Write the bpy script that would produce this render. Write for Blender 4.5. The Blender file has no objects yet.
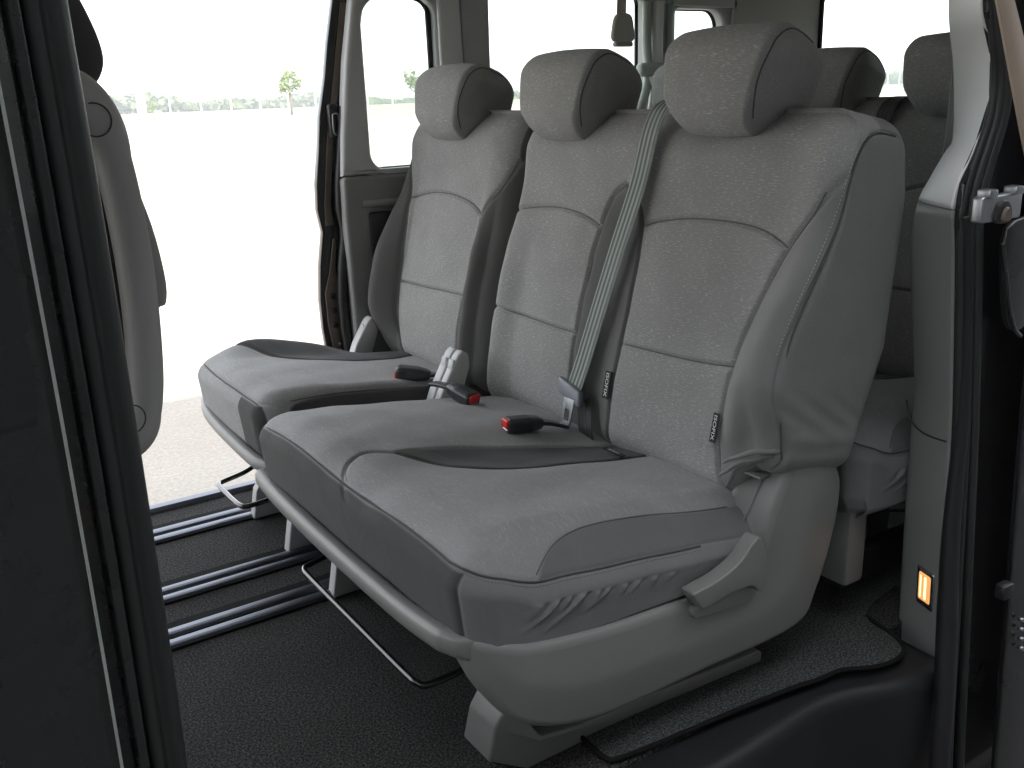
import bpy, bmesh, math, random
import numpy as np
random.seed(7); rng = np.random.default_rng(7)
scene = bpy.context.scene
SUN_EL = 50.0
COL = scene.collection
R = math.radians

# ------------------------------------------------------------------ helpers
def link(o, parent=None):
    COL.objects.link(o)
    if parent is not None: o.parent = parent
    return o

def tag(o, label=None, cat=None, group=None, kind=None):
    if label: o['label'] = label
    if cat: o['category'] = cat
    if group: o['group'] = group
    if kind: o['kind'] = kind
    return o

def empty(name, loc, label, cat, group=None):
    o = bpy.data.objects.new(name, None); o.empty_display_size = .1
    o.location = loc; link(o); tag(o, label, cat, group)
    return o

def mk(name, V, F, mat, parent=None, smooth=True, attrs=None, rest=None, matid=None):
    """mesh object from world-space vertices; kept in world position under its parent"""
    me = bpy.data.meshes.new(name)
    V = np.asarray(V, float)
    off = np.zeros(3)
    if parent is not None:
        off = np.array(parent_origin(parent))
    if isinstance(F, np.ndarray):
        nf = len(F)
        me.vertices.add(len(V)); me.vertices.foreach_set('co', (V-off).ravel())
        me.loops.add(nf*F.shape[1]); me.loops.foreach_set('vertex_index', F.ravel().astype(np.int32))
        me.polygons.add(nf)
        me.polygons.foreach_set('loop_start', np.arange(0, nf*F.shape[1], F.shape[1], dtype=np.int32))
        me.update(calc_edges=True)
    else:
        me.from_pydata([tuple(v) for v in (V-off)], [], [tuple(f) for f in F]); me.update()
    me.validate()
    mats = mat if isinstance(mat, (list, tuple)) else [mat]
    for m in mats: me.materials.append(m)
    if matid is not None:
        me.polygons.foreach_set('material_index', np.asarray(matid, dtype=np.int32))
    if smooth: me.polygons.foreach_set('use_smooth', [True]*len(me.polygons))
    if attrs:
        for k, a in attrs.items():
            at = me.attributes.new(k, 'FLOAT', 'POINT'); at.data.foreach_set('value', np.asarray(a, dtype=np.float32))
    if rest is not None:
        at = me.attributes.new('rest', 'FLOAT_VECTOR', 'POINT'); at.data.foreach_set('vector', np.asarray(rest, dtype=np.float32).ravel())
    o = bpy.data.objects.new(name, me); link(o, parent)
    return o

def parent_origin(p):
    x = np.zeros(3)
    while p is not None:
        x += np.array(p.location); p = p.parent
    return x

def sm(x, a, b):
    t = np.clip((x-a)/(b-a), 0, 1); return t*t*(3-2*t)

def cr(pts, n=8, closed=True):
    """Catmull-Rom through points (any dimension)"""
    P = np.asarray(pts, float); N = len(P); out = []
    rngi = range(N) if closed else range(N-1)
    for i in rngi:
        if closed: p0, p1, p2, p3 = P[(i-1) % N], P[i], P[(i+1) % N], P[(i+2) % N]
        else: p0, p1, p2, p3 = P[max(i-1, 0)], P[i], P[i+1], P[min(i+2, N-1)]
        for k in range(n):
            t = k/n
            out.append(.5*((2*p1)+(-p0+p2)*t+(2*p0-5*p1+4*p2-p3)*t*t+(-p0+3*p1-3*p2+p3)*t**3))
    if not closed: out.append(P[-1])
    return np.array(out)

def dist_poly(X, poly, closed=False):
    """distance from points X (N,2) to polyline"""
    P = np.asarray(poly, float); d = np.full(len(X), 1e9)
    n = len(P)
    for i in range(n if closed else n-1):
        a = P[i]; b = P[(i+1) % n]; ab = b-a
        t = np.clip(((X-a)@ab)/max(ab@ab, 1e-12), 0, 1)
        q = X-(a+t[:, None]*ab)
        d = np.minimum(d, np.hypot(q[:, 0], q[:, 1]))
    return d

def inside(X, poly):
    P = np.asarray(poly, float); n = len(P); c = np.zeros(len(X), bool)
    for i in range(n):
        a = P[i]; b = P[(i+1) % n]
        if a[1] == b[1]: continue
        cond = (a[1] > X[:, 1]) != (b[1] > X[:, 1])
        xs = (b[0]-a[0])*(X[:, 1]-a[1])/(b[1]-a[1])+a[0]
        c ^= cond & (X[:, 0] < xs)
    return c

def sdf(X, poly):
    d = dist_poly(X, poly, True); return np.where(inside(X, poly), -d, d)

def rbox(lo, hi, r, step):
    """dense rounded box: vertices, quads, outward direction"""
    lo = np.array(lo, float); hi = np.array(hi, float); r = np.array(r, float)
    c = (lo+hi)/2; h = (hi-lo)/2
    n = np.maximum(np.round(2*h/step).astype(int), 2)
    Vs, Fs, base = [], [], 0
    for ax in range(3):
        u, v = (ax+1) % 3, (ax+2) % 3
        # finer spacing in the rounded rims
        def line(k):
            t = np.linspace(-1, 1, n[k]+1); return t*h[k]
        U, W = np.meshgrid(line(u), line(v), indexing='ij')
        for s in (-1, 1):
            P = np.zeros(U.shape+(3,)); P[..., u] = U; P[..., v] = W; P[..., ax] = s*h[ax]
            nu, nv = U.shape
            idx = np.arange(nu*nv).reshape(nu, nv)+base
            q = np.stack([idx[:-1, :-1], idx[1:, :-1], idx[1:, 1:], idx[:-1, 1:]], -1).reshape(-1, 4)
            if s < 0: q = q[:, ::-1]
            Vs.append(P.reshape(-1, 3)); Fs.append(q); base += nu*nv
    V = np.concatenate(Vs); F = np.concatenate(Fs)
    key = np.round(V*1e5).astype(np.int64)
    _, first, inv = np.unique(key, axis=0, return_index=True, return_inverse=True)
    V = V[first]; F = inv.reshape(-1)[F]
    q = np.clip(V, -(h-r), h-r); d = (V-q)/r
    ln = np.linalg.norm(d, axis=1); ln[ln == 0] = 1
    D = d/ln[:, None]
    return q+D*r+c, F, D

def loft(rings, cap0=True, cap1=True, closed=True):
    N = len(rings[0]); V = np.concatenate(rings); F = []
    for i in range(len(rings)-1):
        for k in range(N if closed else N-1):
            a = i*N+k; b = i*N+(k+1) % N
            F.append((a, b, b+N, a+N))
    if cap0: F.append(tuple(range(N-1, -1, -1)))
    if cap1: F.append(tuple(range((len(rings)-1)*N, len(rings)*N)))
    return V, F

def bm_obj(name, bm, mat, parent=None, smooth=True, angle=40):
    bmesh.ops.recalc_face_normals(bm, faces=bm.faces)
    off = parent_origin(parent) if parent is not None else np.zeros(3)
    bmesh.ops.translate(bm, vec=tuple(-off), verts=bm.verts)
    me = bpy.data.meshes.new(name)
    for e in bm.edges:
        if len(e.link_faces) == 2 and e.calc_face_angle(0) > R(angle): e.smooth = False
    bm.to_mesh(me); bm.free()
    if smooth: me.polygons.foreach_set('use_smooth', [True]*len(me.polygons))
    for m in (mat if isinstance(mat, (list, tuple)) else [mat]): me.materials.append(m)
    o = bpy.data.objects.new(name, me); link(o, parent)
    return o

AX = {'y': lambda p, d: (p[0], d, p[1]), 'x': lambda p, d: (d, p[0], p[1]), 'z': lambda p, d: (p[0], p[1], d)}
def add_prism(bm, pts, axis, d0, d1, bevel=0, seg=3):
    f = AX[axis]
    vs0 = [bm.verts.new(f(p, d0)) for p in pts]; vs1 = [bm.verts.new(f(p, d1)) for p in pts]
    n = len(pts); faces = [bm.faces.new(vs0), bm.faces.new(vs1[::-1])]
    for i in range(n): faces.append(bm.faces.new((vs0[i], vs1[i], vs1[(i+1) % n], vs0[(i+1) % n])))
    bmesh.ops.recalc_face_normals(bm, faces=faces)
    if bevel:
        es = set(vs_e for v in vs0+vs1 for vs_e in v.link_edges)
        if n > 12:   # smooth outlines: bevel only the two rims
            es = [e for e in es if (e.verts[0] in vs0) == (e.verts[1] in vs0)]
        bmesh.ops.bevel(bm, geom=list(es), offset=bevel, segments=seg, profile=.5, affect='EDGES', clamp_overlap=True)

def prism(name, pts, axis, d0, d1, mat, parent=None, bevel=0, seg=3, smooth=True):
    bm = bmesh.new(); add_prism(bm, pts, axis, d0, d1, bevel, seg)
    return bm_obj(name, bm, mat, parent, smooth)

def add_box(bm, lo, hi, bevel=0, seg=2, M=None):
    r = bmesh.ops.create_cube(bm, size=1); vs = r['verts']
    for v in vs:
        for k in range(3): v.co[k] = lo[k]+(v.co[k]+.5)*(hi[k]-lo[k])
    if bevel:
        es = list({e for v in vs for e in v.link_edges})
        rr = bmesh.ops.bevel(bm, geom=es, offset=bevel, segments=seg, profile=.5, affect='EDGES')
        vs = list({v for f in rr['faces'] for v in f.verts} | {v for v in vs if v.is_valid})
    return vs

def box(name, lo, hi, mat, parent=None, bevel=.003, seg=2):
    bm = bmesh.new(); add_box(bm, lo, hi, bevel, seg)
    return bm_obj(name, bm, mat, parent)

def tube_vf(path, r, n=10, flat=None, cap=True):
    P = np.asarray(path, float); m = len(P)
    T = np.gradient(P, axis=0); T /= np.linalg.norm(T, axis=1)[:, None]
    up = np.array([0, 0, 1.]) if abs(T[0][2]) < .9 else np.array([0, 1., 0])
    rings = []
    a = np.cross(T[0], up); a /= np.linalg.norm(a)
    for i in range(m):
        a = a-T[i]*(a@T[i]); a /= np.linalg.norm(a); b = np.cross(T[i], a)
        ri = r[i] if hasattr(r, '__len__') else r
        th = np.linspace(0, 2*math.pi, n, endpoint=False)
        rings.append(P[i]+ri*(np.cos(th)[:, None]*a+np.sin(th)[:, None]*b))
    return loft(rings, cap, cap)

def tube(name, path, r, mat, parent=None, n=10):
    V, F = tube_vf(path, r, n); return mk(name, V, F, mat, parent)

def merge(parts):
    V, F, b = [], [], 0
    for v, f in parts:
        V.append(np.asarray(v)); F += [tuple(int(i)+b for i in q) for q in f]; b += len(v)
    return np.concatenate(V), F

def band(name, path, width_dir, w, th, mat, parent=None, nseg=8, ribs=0, ribh=.0012):
    """webbing: a ribbon with thickness, its width along width_dir (per point or constant)"""
    P = np.asarray(path, float); m = len(P)
    Wd = np.asarray(width_dir, float)
    if Wd.ndim == 1: Wd = np.repeat(Wd[None], m, 0)
    T = np.gradient(P, axis=0); T /= np.linalg.norm(T, axis=1)[:, None]
    rings = []
    K = 33
    s = np.linspace(-.5, .5, K)
    prof = th*.5+ribh*(.5-.5*np.cos((s+.5)*2*math.pi*ribs)) if ribs else np.full(K, th*.5)
    prof = prof*np.where(np.abs(s) > .48, .4, 1)
    for i in range(m):
        wd = Wd[i]-T[i]*(Wd[i]@T[i]); wd /= np.linalg.norm(wd); N = np.cross(T[i], wd)
        top = P[i]+s[:, None]*w*wd+prof[:, None]*N
        bot = (P[i]+s[:, None]*w*wd-prof[:, None]*N)[::-1]
        rings.append(np.concatenate([top, bot]))
    V, F = loft(rings)
    K2 = 2*K
    a = np.tile(np.concatenate([s, s[::-1]])*w, m)
    L = np.concatenate([[0], np.cumsum(np.linalg.norm(np.diff(P, axis=0), axis=1))])
    rest = np.stack([a, np.repeat(L, K2), np.zeros(m*K2)], 1)
    return mk(name, V, F, mat, parent, rest=rest)

def sheet(name, outer, holes, mapf, th, mat, parent=None, bevel=.004):
    """flat panel with holes: outlines in 2D, mapf(u, v, t) -> world"""
    cu = bpy.data.curves.new(name, 'CURVE'); cu.dimensions = '2D'; cu.fill_mode = 'BOTH'
    cu.extrude = th/2-bevel; cu.bevel_depth = bevel; cu.bevel_resolution = 2; cu.offset = -bevel
    for pl in [outer]+holes:
        sp = cu.splines.new('POLY'); sp.points.add(len(pl)-1); sp.use_cyclic_u = True
        for i, p in enumerate(pl): sp.points[i].co = (p[0], p[1], 0, 1)
    tmp = bpy.data.objects.new('tmp', cu); COL.objects.link(tmp)
    dg = bpy.context.evaluated_depsgraph_get(); dg.update()
    me = bpy.data.meshes.new_from_object(tmp.evaluated_get(dg))
    bm = bmesh.new(); bm.from_mesh(me)
    bmesh.ops.remove_doubles(bm, verts=bm.verts, dist=1e-5)
    for v in bm.verts: v.co = mapf(v.co.x, v.co.y, v.co.z)
    bpy.data.objects.remove(tmp); bpy.data.meshes.remove(me); bpy.data.curves.remove(cu)
    return bm_obj(name, bm, mat, parent, angle=35)

def rrect(x0, x1, z0, z1, r, n=6):
    out = []
    rr = r if hasattr(r, '__len__') else (r,)*4
    for (cx, cz, a0, q) in ((x1-rr[0], z1-rr[0], 0, rr[0]), (x0+rr[1], z1-rr[1], 90, rr[1]), (x0+rr[2], z0+rr[2], 180, rr[2]), (x1-rr[3], z0+rr[3], 270, rr[3])):
        for k in range(n+1):
            a = R(a0+90*k/n); out.append((cx+q*math.cos(a), cz+q*math.sin(a)))
    return out

# ------------------------------------------------------------------ materials
def new_mat(name):
    m = bpy.data.materials.new(name); m.use_nodes = True
    nt = m.node_tree; b = nt.nodes['Principled BSDF']
    return m, nt, b

def node(nt, t, **kw):
    n = nt.nodes.new(t)
    for k, v in kw.items():
        if k in n.inputs: n.inputs[k].default_value = v
        else: setattr(n, k, v)
    return n

def L(nt, a, b): nt.links.new(a, b)

def plain(name, col, rough=.5, bump=0, scale=400, metallic=0, spec=.5, var=.08, vscale=6, coat=0, detail=2):
    m, nt, b = new_mat(name)
    tc = node(nt, 'ShaderNodeTexCoord')
    nz = node(nt, 'ShaderNodeTexNoise', Scale=vscale, Detail=4.0); L(nt, tc.outputs['Object'], nz.inputs['Vector'])
    mr = node(nt, 'ShaderNodeMapRange'); L(nt, nz.outputs['Fac'], mr.inputs['Value'])
    mr.inputs['To Min'].default_value = 1-var; mr.inputs['To Max'].default_value = 1+var
    mx = node(nt, 'ShaderNodeVectorMath', operation='SCALE'); mx.inputs[0].default_value = col[:3]; L(nt, mr.outputs[0], mx.inputs['Scale'])
    L(nt, mx.outputs[0], b.inputs['Base Color'])
    mr2 = node(nt, 'ShaderNodeMapRange'); L(nt, nz.outputs['Fac'], mr2.inputs['Value'])
    mr2.inputs['To Min'].default_value = max(rough-.07, .02); mr2.inputs['To Max'].default_value = min(rough+.07, 1)
    L(nt, mr2.outputs[0], b.inputs['Roughness'])
    b.inputs['Metallic'].default_value = metallic; b.inputs['Specular IOR Level'].default_value = spec
    b.inputs['Coat Weight'].default_value = coat
    if bump:
        n2 = node(nt, 'ShaderNodeTexNoise', Scale=scale, Detail=float(detail)); L(nt, tc.outputs['Object'], n2.inputs['Vector'])
        bp = node(nt, 'ShaderNodeBump', Strength=bump, Distance=.001); L(nt, n2.outputs['Fac'], bp.inputs['Height'])
        L(nt, bp.outputs[0], b.inputs['Normal'])
    return m

def fabric(name, light, dark, dash, dashamt=1.0):
    """woven seat cloth: 'rest' = garment coordinates in metres, 'dark' = mask of the plain bolster cloth, some shade put into it"""
    m, nt, b = new_mat(name)
    at = node(nt, 'ShaderNodeAttribute', attribute_name='rest')
    dk = node(nt, 'ShaderNodeAttribute', attribute_name='dark')
    # dashes woven across the seat
    mp = node(nt, 'ShaderNodeMapping'); mp.inputs['Scale'].default_value = (95, 560, 560); L(nt, at.outputs['Vector'], mp.inputs['Vector'])
    nz = node(nt, 'ShaderNodeTexNoise', Scale=1.0, Detail=1.0, Roughness=.4); L(nt, mp.outputs[0], nz.inputs['Vector'])
    cr_ = node(nt, 'ShaderNodeMapRange', interpolation_type='SMOOTHSTEP'); L(nt, nz.outputs['Fac'], cr_.inputs['Value'])
    cr_.inputs['From Min'].default_value = .57; cr_.inputs['From Max'].default_value = .68
    # patches where the dashes are stronger
    np_ = node(nt, 'ShaderNodeTexNoise', Scale=22.0, Detail=2.0); L(nt, at.outputs['Vector'], np_.inputs['Vector'])
    pr = node(nt, 'ShaderNodeMapRange'); L(nt, np_.outputs['Fac'], pr.inputs['Value']); pr.inputs['From Min'].default_value = .38; pr.inputs['From Max'].default_value = .62
    pr.inputs['To Min'].default_value = .45
    mu = node(nt, 'ShaderNodeMath', operation='MULTIPLY'); L(nt, cr_.outputs[0], mu.inputs[0]); L(nt, pr.outputs[0], mu.inputs[1])
    inv = node(nt, 'ShaderNodeMapRange'); L(nt, dk.outputs['Fac'], inv.inputs['Value']); inv.inputs['From Max'].default_value = .3; inv.inputs['To Min'].default_value = 1; inv.inputs['To Max'].default_value = 0
    mu2 = node(nt, 'ShaderNodeMath', operation='MULTIPLY'); L(nt, mu.outputs[0], mu2.inputs[0]); L(nt, inv.outputs[0], mu2.inputs[1])
    mu3 = node(nt, 'ShaderNodeMath', operation='MULTIPLY'); L(nt, mu2.outputs[0], mu3.inputs[0]); mu3.inputs[1].default_value = dashamt
    # broad unevenness of the cloth
    nb = node(nt, 'ShaderNodeTexNoise', Scale=9.0, Detail=5.0); L(nt, at.outputs['Vector'], nb.inputs['Vector'])
    vb = node(nt, 'ShaderNodeMapRange'); L(nt, nb.outputs['Fac'], vb.inputs['Value']); vb.inputs['To Min'].default_value = .86; vb.inputs['To Max'].default_value = 1.12
    # fine yarn
    ny = node(nt, 'ShaderNodeTexNoise', Scale=700.0, Detail=2.0); L(nt, at.outputs['Vector'], ny.inputs['Vector'])
    vy = node(nt, 'ShaderNodeMapRange'); L(nt, ny.outputs['Fac'], vy.inputs['Value']); vy.inputs['To Min'].default_value = .8; vy.inputs['To Max'].default_value = 1.2
    mul = node(nt, 'ShaderNodeMath', operation='MULTIPLY'); L(nt, vb.outputs[0], mul.inputs[0]); L(nt, vy.outputs[0], mul.inputs[1])
    c1 = node(nt, 'ShaderNodeMix', data_type='RGBA'); c1.inputs['A'].default_value = (*light, 1); c1.inputs['B'].default_value = (*dash, 1); L(nt, mu3.outputs[0], c1.inputs['Factor'])
    c2 = node(nt, 'ShaderNodeMix', data_type='RGBA'); L(nt, c1.outputs['Result'], c2.inputs['A']); c2.inputs['B'].default_value = (*dark, 1); L(nt, dk.outputs['Fac'], c2.inputs['Factor'])
    sc = node(nt, 'ShaderNodeVectorMath', operation='SCALE'); L(nt, c2.outputs['Result'], sc.inputs[0]); L(nt, mul.outputs[0], sc.inputs['Scale'])
    L(nt, sc.outputs[0], b.inputs['Base Color'])
    b.inputs['Roughness'].default_value = .85; b.inputs['Specular IOR Level'].default_value = .25
    b.inputs['Sheen Weight'].default_value = .10; b.inputs['Sheen Roughness'].default_value = .45
    hb = node(nt, 'ShaderNodeMath', operation='MULTIPLY_ADD'); L(nt, mu3.outputs[0], hb.inputs[0]); hb.inputs[1].default_value = .8; L(nt, ny.outputs['Fac'], hb.inputs[2])
    bp = node(nt, 'ShaderNodeBump', Strength=.35, Distance=.0012); L(nt, hb.outputs[0], bp.inputs['Height'])
    # soft low creases in the cover
    nc = node(nt, 'ShaderNodeTexNoise', Scale=14.0, Detail=2.0, Distortion=.8); L(nt, at.outputs['Vector'], nc.inputs['Vector'])
    bp2 = node(nt, 'ShaderNodeBump', Strength=.25, Distance=.008); L(nt, nc.outputs['Fac'], bp2.inputs['Height'])
    L(nt, bp.outputs[0], bp2.inputs['Normal']); L(nt, bp2.outputs[0], b.inputs['Normal'])
    return m

def carpet(name, c0, c1):
    m, nt, b = new_mat(name)
    tc = node(nt, 'ShaderNodeTexCoord')
    n1 = node(nt, 'ShaderNodeTexNoise', Scale=230.0, Detail=3.0, Roughness=.75); L(nt, tc.outputs['Object'], n1.inputs['Vector'])
    n3 = node(nt, 'ShaderNodeTexNoise', Scale=7.0, Detail=4.0); L(nt, tc.outputs['Object'], n3.inputs['Vector'])
    mr = node(nt, 'ShaderNodeMapRange'); L(nt, n1.outputs['Fac'], mr.inputs['Value']); mr.inputs['From Min'].default_value = .42; mr.inputs['From Max'].default_value = .78
    mx = node(nt, 'ShaderNodeMix', data_type='RGBA'); mx.inputs['A'].default_value = (*c0, 1); mx.inputs['B'].default_value = (*c1, 1); L(nt, mr.outputs[0], mx.inputs['Factor'])
    v3 = node(nt, 'ShaderNodeMapRange'); L(nt, n3.outputs['Fac'], v3.inputs['Value']); v3.inputs['To Min'].default_value = .7; v3.inputs['To Max'].default_value = 1.3
    sc = node(nt, 'ShaderNodeVectorMath', operation='SCALE'); L(nt, mx.outputs['Result'], sc.inputs[0]); L(nt, v3.outputs[0], sc.inputs['Scale'])
    L(nt, sc.outputs[0], b.inputs['Base Color']); b.inputs['Roughness'].default_value = .95; b.inputs['Specular IOR Level'].default_value = .2
    bp = node(nt, 'ShaderNodeBump', Strength=1.0, Distance=.005); L(nt, n1.outputs['Fac'], bp.inputs['Height']); L(nt, bp.outputs[0], b.inputs['Normal'])
    return m

def webbing(name, c, c2):
    m, nt, b = new_mat(name)
    at = node(nt, 'ShaderNodeAttribute', attribute_name='rest')
    sp = node(nt, 'ShaderNodeSeparateXYZ'); L(nt, at.outputs['Vector'], sp.inputs[0])
    s1 = node(nt, 'ShaderNodeMath', operation='MULTIPLY'); L(nt, sp.outputs[0], s1.inputs[0]); s1.inputs[1].default_value = 2*math.pi*4/.048
    s2 = node(nt, 'ShaderNodeMath', operation='COSINE'); L(nt, s1.outputs[0], s2.inputs[0])
    mr = node(nt, 'ShaderNodeMapRange'); L(nt, s2.outputs[0], mr.inputs['Value']); mr.inputs['From Min'].default_value = -.6; mr.inputs['From Max'].default_value = .6
    mx = node(nt, 'ShaderNodeMix', data_type='RGBA'); mx.inputs['A'].default_value = (*c, 1); mx.inputs['B'].default_value = (*c2, 1); L(nt, mr.outputs[0], mx.inputs['Factor'])
    L(nt, mx.outputs['Result'], b.inputs['Base Color']); b.inputs['Roughness'].default_value = .6
    w = node(nt, 'ShaderNodeTexWave', Scale=260.0); w.bands_direction = 'Y'; L(nt, at.outputs['Vector'], w.inputs['Vector'])
    bp = node(nt, 'ShaderNodeBump', Strength=.3, Distance=.0006); L(nt, w.outputs['Fac'], bp.inputs['Height']); L(nt, bp.outputs[0], b.inputs['Normal'])
    return m

M = {}
M['fabric'] = fabric('seat_cloth', (.285, .285, .278), (.062, .061, .058), (.45, .445, .43))
M['cloth_top'] = fabric('cushion_cloth', (.295, .297, .296), (.055, .055, .054), (.44, .44, .43), .6)
M['fabricdark'] = plain('piping_cloth', (.085, .084, .08), .9)
M['seamcord'] = plain('seam_thread', (.13, .13, .125), .9)
M['thread2'] = plain('grey_thread', (.16, .16, .155), .8)
M['thread'] = plain('thread', (.45, .45, .43), .8)
M['plastic'] = plain('grey_plastic', (.20, .20, .192), .40, bump=.35, scale=650, var=.04)
M['lightplastic'] = plain('pale_plastic', (.50, .50, .50), .4, bump=.08, scale=900, var=.04)
M['uppertrim'] = plain('pillar_upper_trim', (.80, .80, .79), .55, bump=.1, scale=900, var=.03)
M['lowertrim'] = plain('pillar_lower_trim', (.215, .218, .21), .5, bump=.15, scale=900, var=.03)
M['greentrim'] = plain('pale_green_trim', (.42, .46, .42), .4, var=.03)
M['headliner'] = plain('headliner_cloth', (.56, .55, .51), .9, bump=.2, scale=500, var=.04)
M['black'] = plain('black_plastic', (.018, .019, .019), .42, bump=.15, scale=800)
M['step'] = plain('step_plastic', (.012, .0125, .013), .5, bump=.35, scale=600, spec=.3)
M['rubber'] = plain('rubber', (.012, .012, .013), .45, bump=.05, scale=300)
M['rubberlight'] = plain('worn_rubber', (.022, .023, .023), .45)
M['buckle'] = plain('buckle_plastic', (.028, .030, .033), .3, bump=.05, scale=600)
M['red'] = plain('red_button', (.62, .012, .012), .3, var=.02)
M['tongue'] = plain('belt_tongue_plastic', (.20, .21, .24), .4)
M['steel'] = plain('brushed_steel', (.38, .39, .40), .4, metallic=1, var=.1, vscale=40)
M['alu'] = plain('anodised_rail', (.16, .17, .20), .45, metallic=1, var=.1, vscale=30)
M['blackbar'] = plain('black_enamel', (.012, .012, .012), .12, coat=.5)
M['carpet'] = carpet('charcoal_carpet', (.006, .006, .006), (.17, .166, .162))
M['mat'] = carpet('speckled_mat', (.018, .021, .021), (.19, .205, .195))
M['dirt'] = plain('matting_edge', (.008, .008, .008), .9, spec=.15)
M['paint'] = plain('dark_metallic_paint', (.026, .028, .028), .28, metallic=.55, bump=.7, scale=420, var=.15, vscale=14, coat=.6)
M['edge'] = plain('bare_edge', (.38, .40, .38), .65, metallic=.0, var=.3, vscale=12)
M['paintblack'] = plain('black_paint', (.012, .012, .013), .25, coat=.4)  # plain glossy black paint of the jamb, post and roof
M['bronze'] = plain('primer_metal', (.15, .12, .095), .5, metallic=.2, var=.3, vscale=25)
M['beige'] = plain('beige_inner_sheet', (.42, .33, .25), .5, var=.1)
M['leather'] = plain('grey_leatherette', (.40, .395, .38), .42, bump=.2, scale=500, var=.05)
M['darkcloth'] = plain('dark_cloth', (.06, .06, .06), .9, bump=.3, scale=500)
M['chrome'] = plain('chrome', (.75, .75, .75), .12, metallic=1, var=.02)
M['labelblack'] = plain('label_black', (.006, .006, .006), .7)
M['labelwhite'] = plain('label_white', (.75, .75, .75), .7)
M['web'] = webbing('belt_webbing', (.08, .095, .088), (.30, .345, .315))
M['webdark'] = webbing('dark_webbing', (.012, .012, .012), (.035, .036, .036))
M['webgreen'] = webbing('pale_webbing', (.33, .38, .36), (.45, .50, .47))
M['post'] = plain('galvanised_post', (.7, .72, .72), .5, metallic=.2)
M['wire'] = plain('fence_wire', (.12, .13, .14), .5, metallic=.5)
M['facade'] = plain('dark_cladding', (.08, .08, .078), .8, bump=.3, scale=60, var=.15, vscale=2)

def glass_mat():
    m, nt, b = new_mat('window_glass')
    out = nt.nodes['Material Output']
    tr = node(nt, 'ShaderNodeBsdfTransparent'); tr.inputs[0].default_value = (.86, .89, .87, 1)
    gl = node(nt, 'ShaderNodeBsdfGlossy', Roughness=.02)
    lw = node(nt, 'ShaderNodeLayerWeight'); lw.inputs['Blend'].default_value = .5
    pw = node(nt, 'ShaderNodeMath', operation='POWER'); L(nt, lw.outputs['Facing'], pw.inputs[0]); pw.inputs[1].default_value = 5
    fr = node(nt, 'ShaderNodeMath', operation='MULTIPLY_ADD'); L(nt, pw.outputs[0], fr.inputs[0]); fr.inputs[1].default_value = .5; fr.inputs[2].default_value = .03
    mx = node(nt, 'ShaderNodeMixShader'); L(nt, fr.outputs[0], mx.inputs[0]); L(nt, tr.outputs[0], mx.inputs[1]); L(nt, gl.outputs[0], mx.inputs[2])
    L(nt, mx.outputs[0], out.inputs['Surface']); return m
M['glass'] = glass_mat()

def ground_mat():
    m, nt, b = new_mat('apron_concrete')
    tc = node(nt, 'ShaderNodeTexCoord')
    n1 = node(nt, 'ShaderNodeTexNoise', Scale=1.6, Detail=6.0); L(nt, tc.outputs['Object'], n1.inputs['Vector'])
    n2 = node(nt, 'ShaderNodeTexNoise', Scale=60.0, Detail=6.0, Roughness=.75); L(nt, tc.outputs['Object'], n2.inputs['Vector'])
    vo = node(nt, 'ShaderNodeTexVoronoi', Scale=28.0); L(nt, tc.outputs['Object'], vo.inputs['Vector'])
    mx = node(nt, 'ShaderNodeMix', data_type='RGBA'); mx.inputs['A'].default_value = (.30, .27, .235, 1); mx.inputs['B'].default_value = (.42, .385, .34, 1); L(nt, n1.outputs['Fac'], mx.inputs['Factor'])
    mr = node(nt, 'ShaderNodeMapRange'); L(nt, n2.outputs['Fac'], mr.inputs['Value']); mr.inputs['From Min'].default_value = .3; mr.inputs['From Max'].default_value = .7; mr.inputs['To Min'].default_value = .72; mr.inputs['To Max'].default_value = 1.18
    sc = node(nt, 'ShaderNodeVectorMath', operation='SCALE'); L(nt, mx.outputs['Result'], sc.inputs[0]); L(nt, mr.outputs[0], sc.inputs['Scale'])
    L(nt, sc.outputs[0], b.inputs['Base Color']); b.inputs['Roughness'].default_value = .9
    ad = node(nt, 'ShaderNodeMath', operation='ADD'); L(nt, n2.outputs['Fac'], ad.inputs[0]); L(nt, vo.outputs['Distance'], ad.inputs[1])
    bp = node(nt, 'ShaderNodeBump', Strength=.5, Distance=.01); L(nt, ad.outputs[0], bp.inputs['Height']); L(nt, bp.outputs[0], b.inputs['Normal'])
    return m
M['ground'] = ground_mat()
M['dim_ground'] = plain('dim_ground', (.10, .098, .094), .85, bump=.6, scale=120, var=.25, vscale=3)  # for the added dark strip that dims bounced light
M['grass'] = plain('grass', (.24, .25, .15), .9, var=.3, vscale=1)
M['leaf'] = plain('leaves', (.085, .12, .045), .7, var=.25, vscale=.8)
M['leafy'] = plain('young_leaves', (.14, .19, .05), .7, var=.25, vscale=.8)
M['bark'] = plain('bark', (.12, .09, .06), .9, var=.2)

def emis(name, col, s):
    m, nt, b = new_mat(name)
    b.inputs['Base Color'].default_value = (*col, 1); b.inputs['Emission Color'].default_value = (*col, 1); b.inputs['Emission Strength'].default_value = s
    b.inputs['Roughness'].default_value = .2
    return m

# ------------------------------------------------------------------ seat frame of reference
TL = R(11.5)
O = np.array([1.225, 0, .42]); U = np.array([math.sin(TL), 0, math.cos(TL)]); ND = np.array([-math.cos(TL), 0, math.sin(TL)])
def bw(a, h, d):
    """backrest coordinates (across, up the backrest, forward of its face) -> world"""
    a = np.asarray(a, float); h = np.asarray(h, float); d = np.asarray(d, float)
    P = O+h[..., None]*U+d[..., None]*ND
    P[..., 1] += a
    return P

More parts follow.
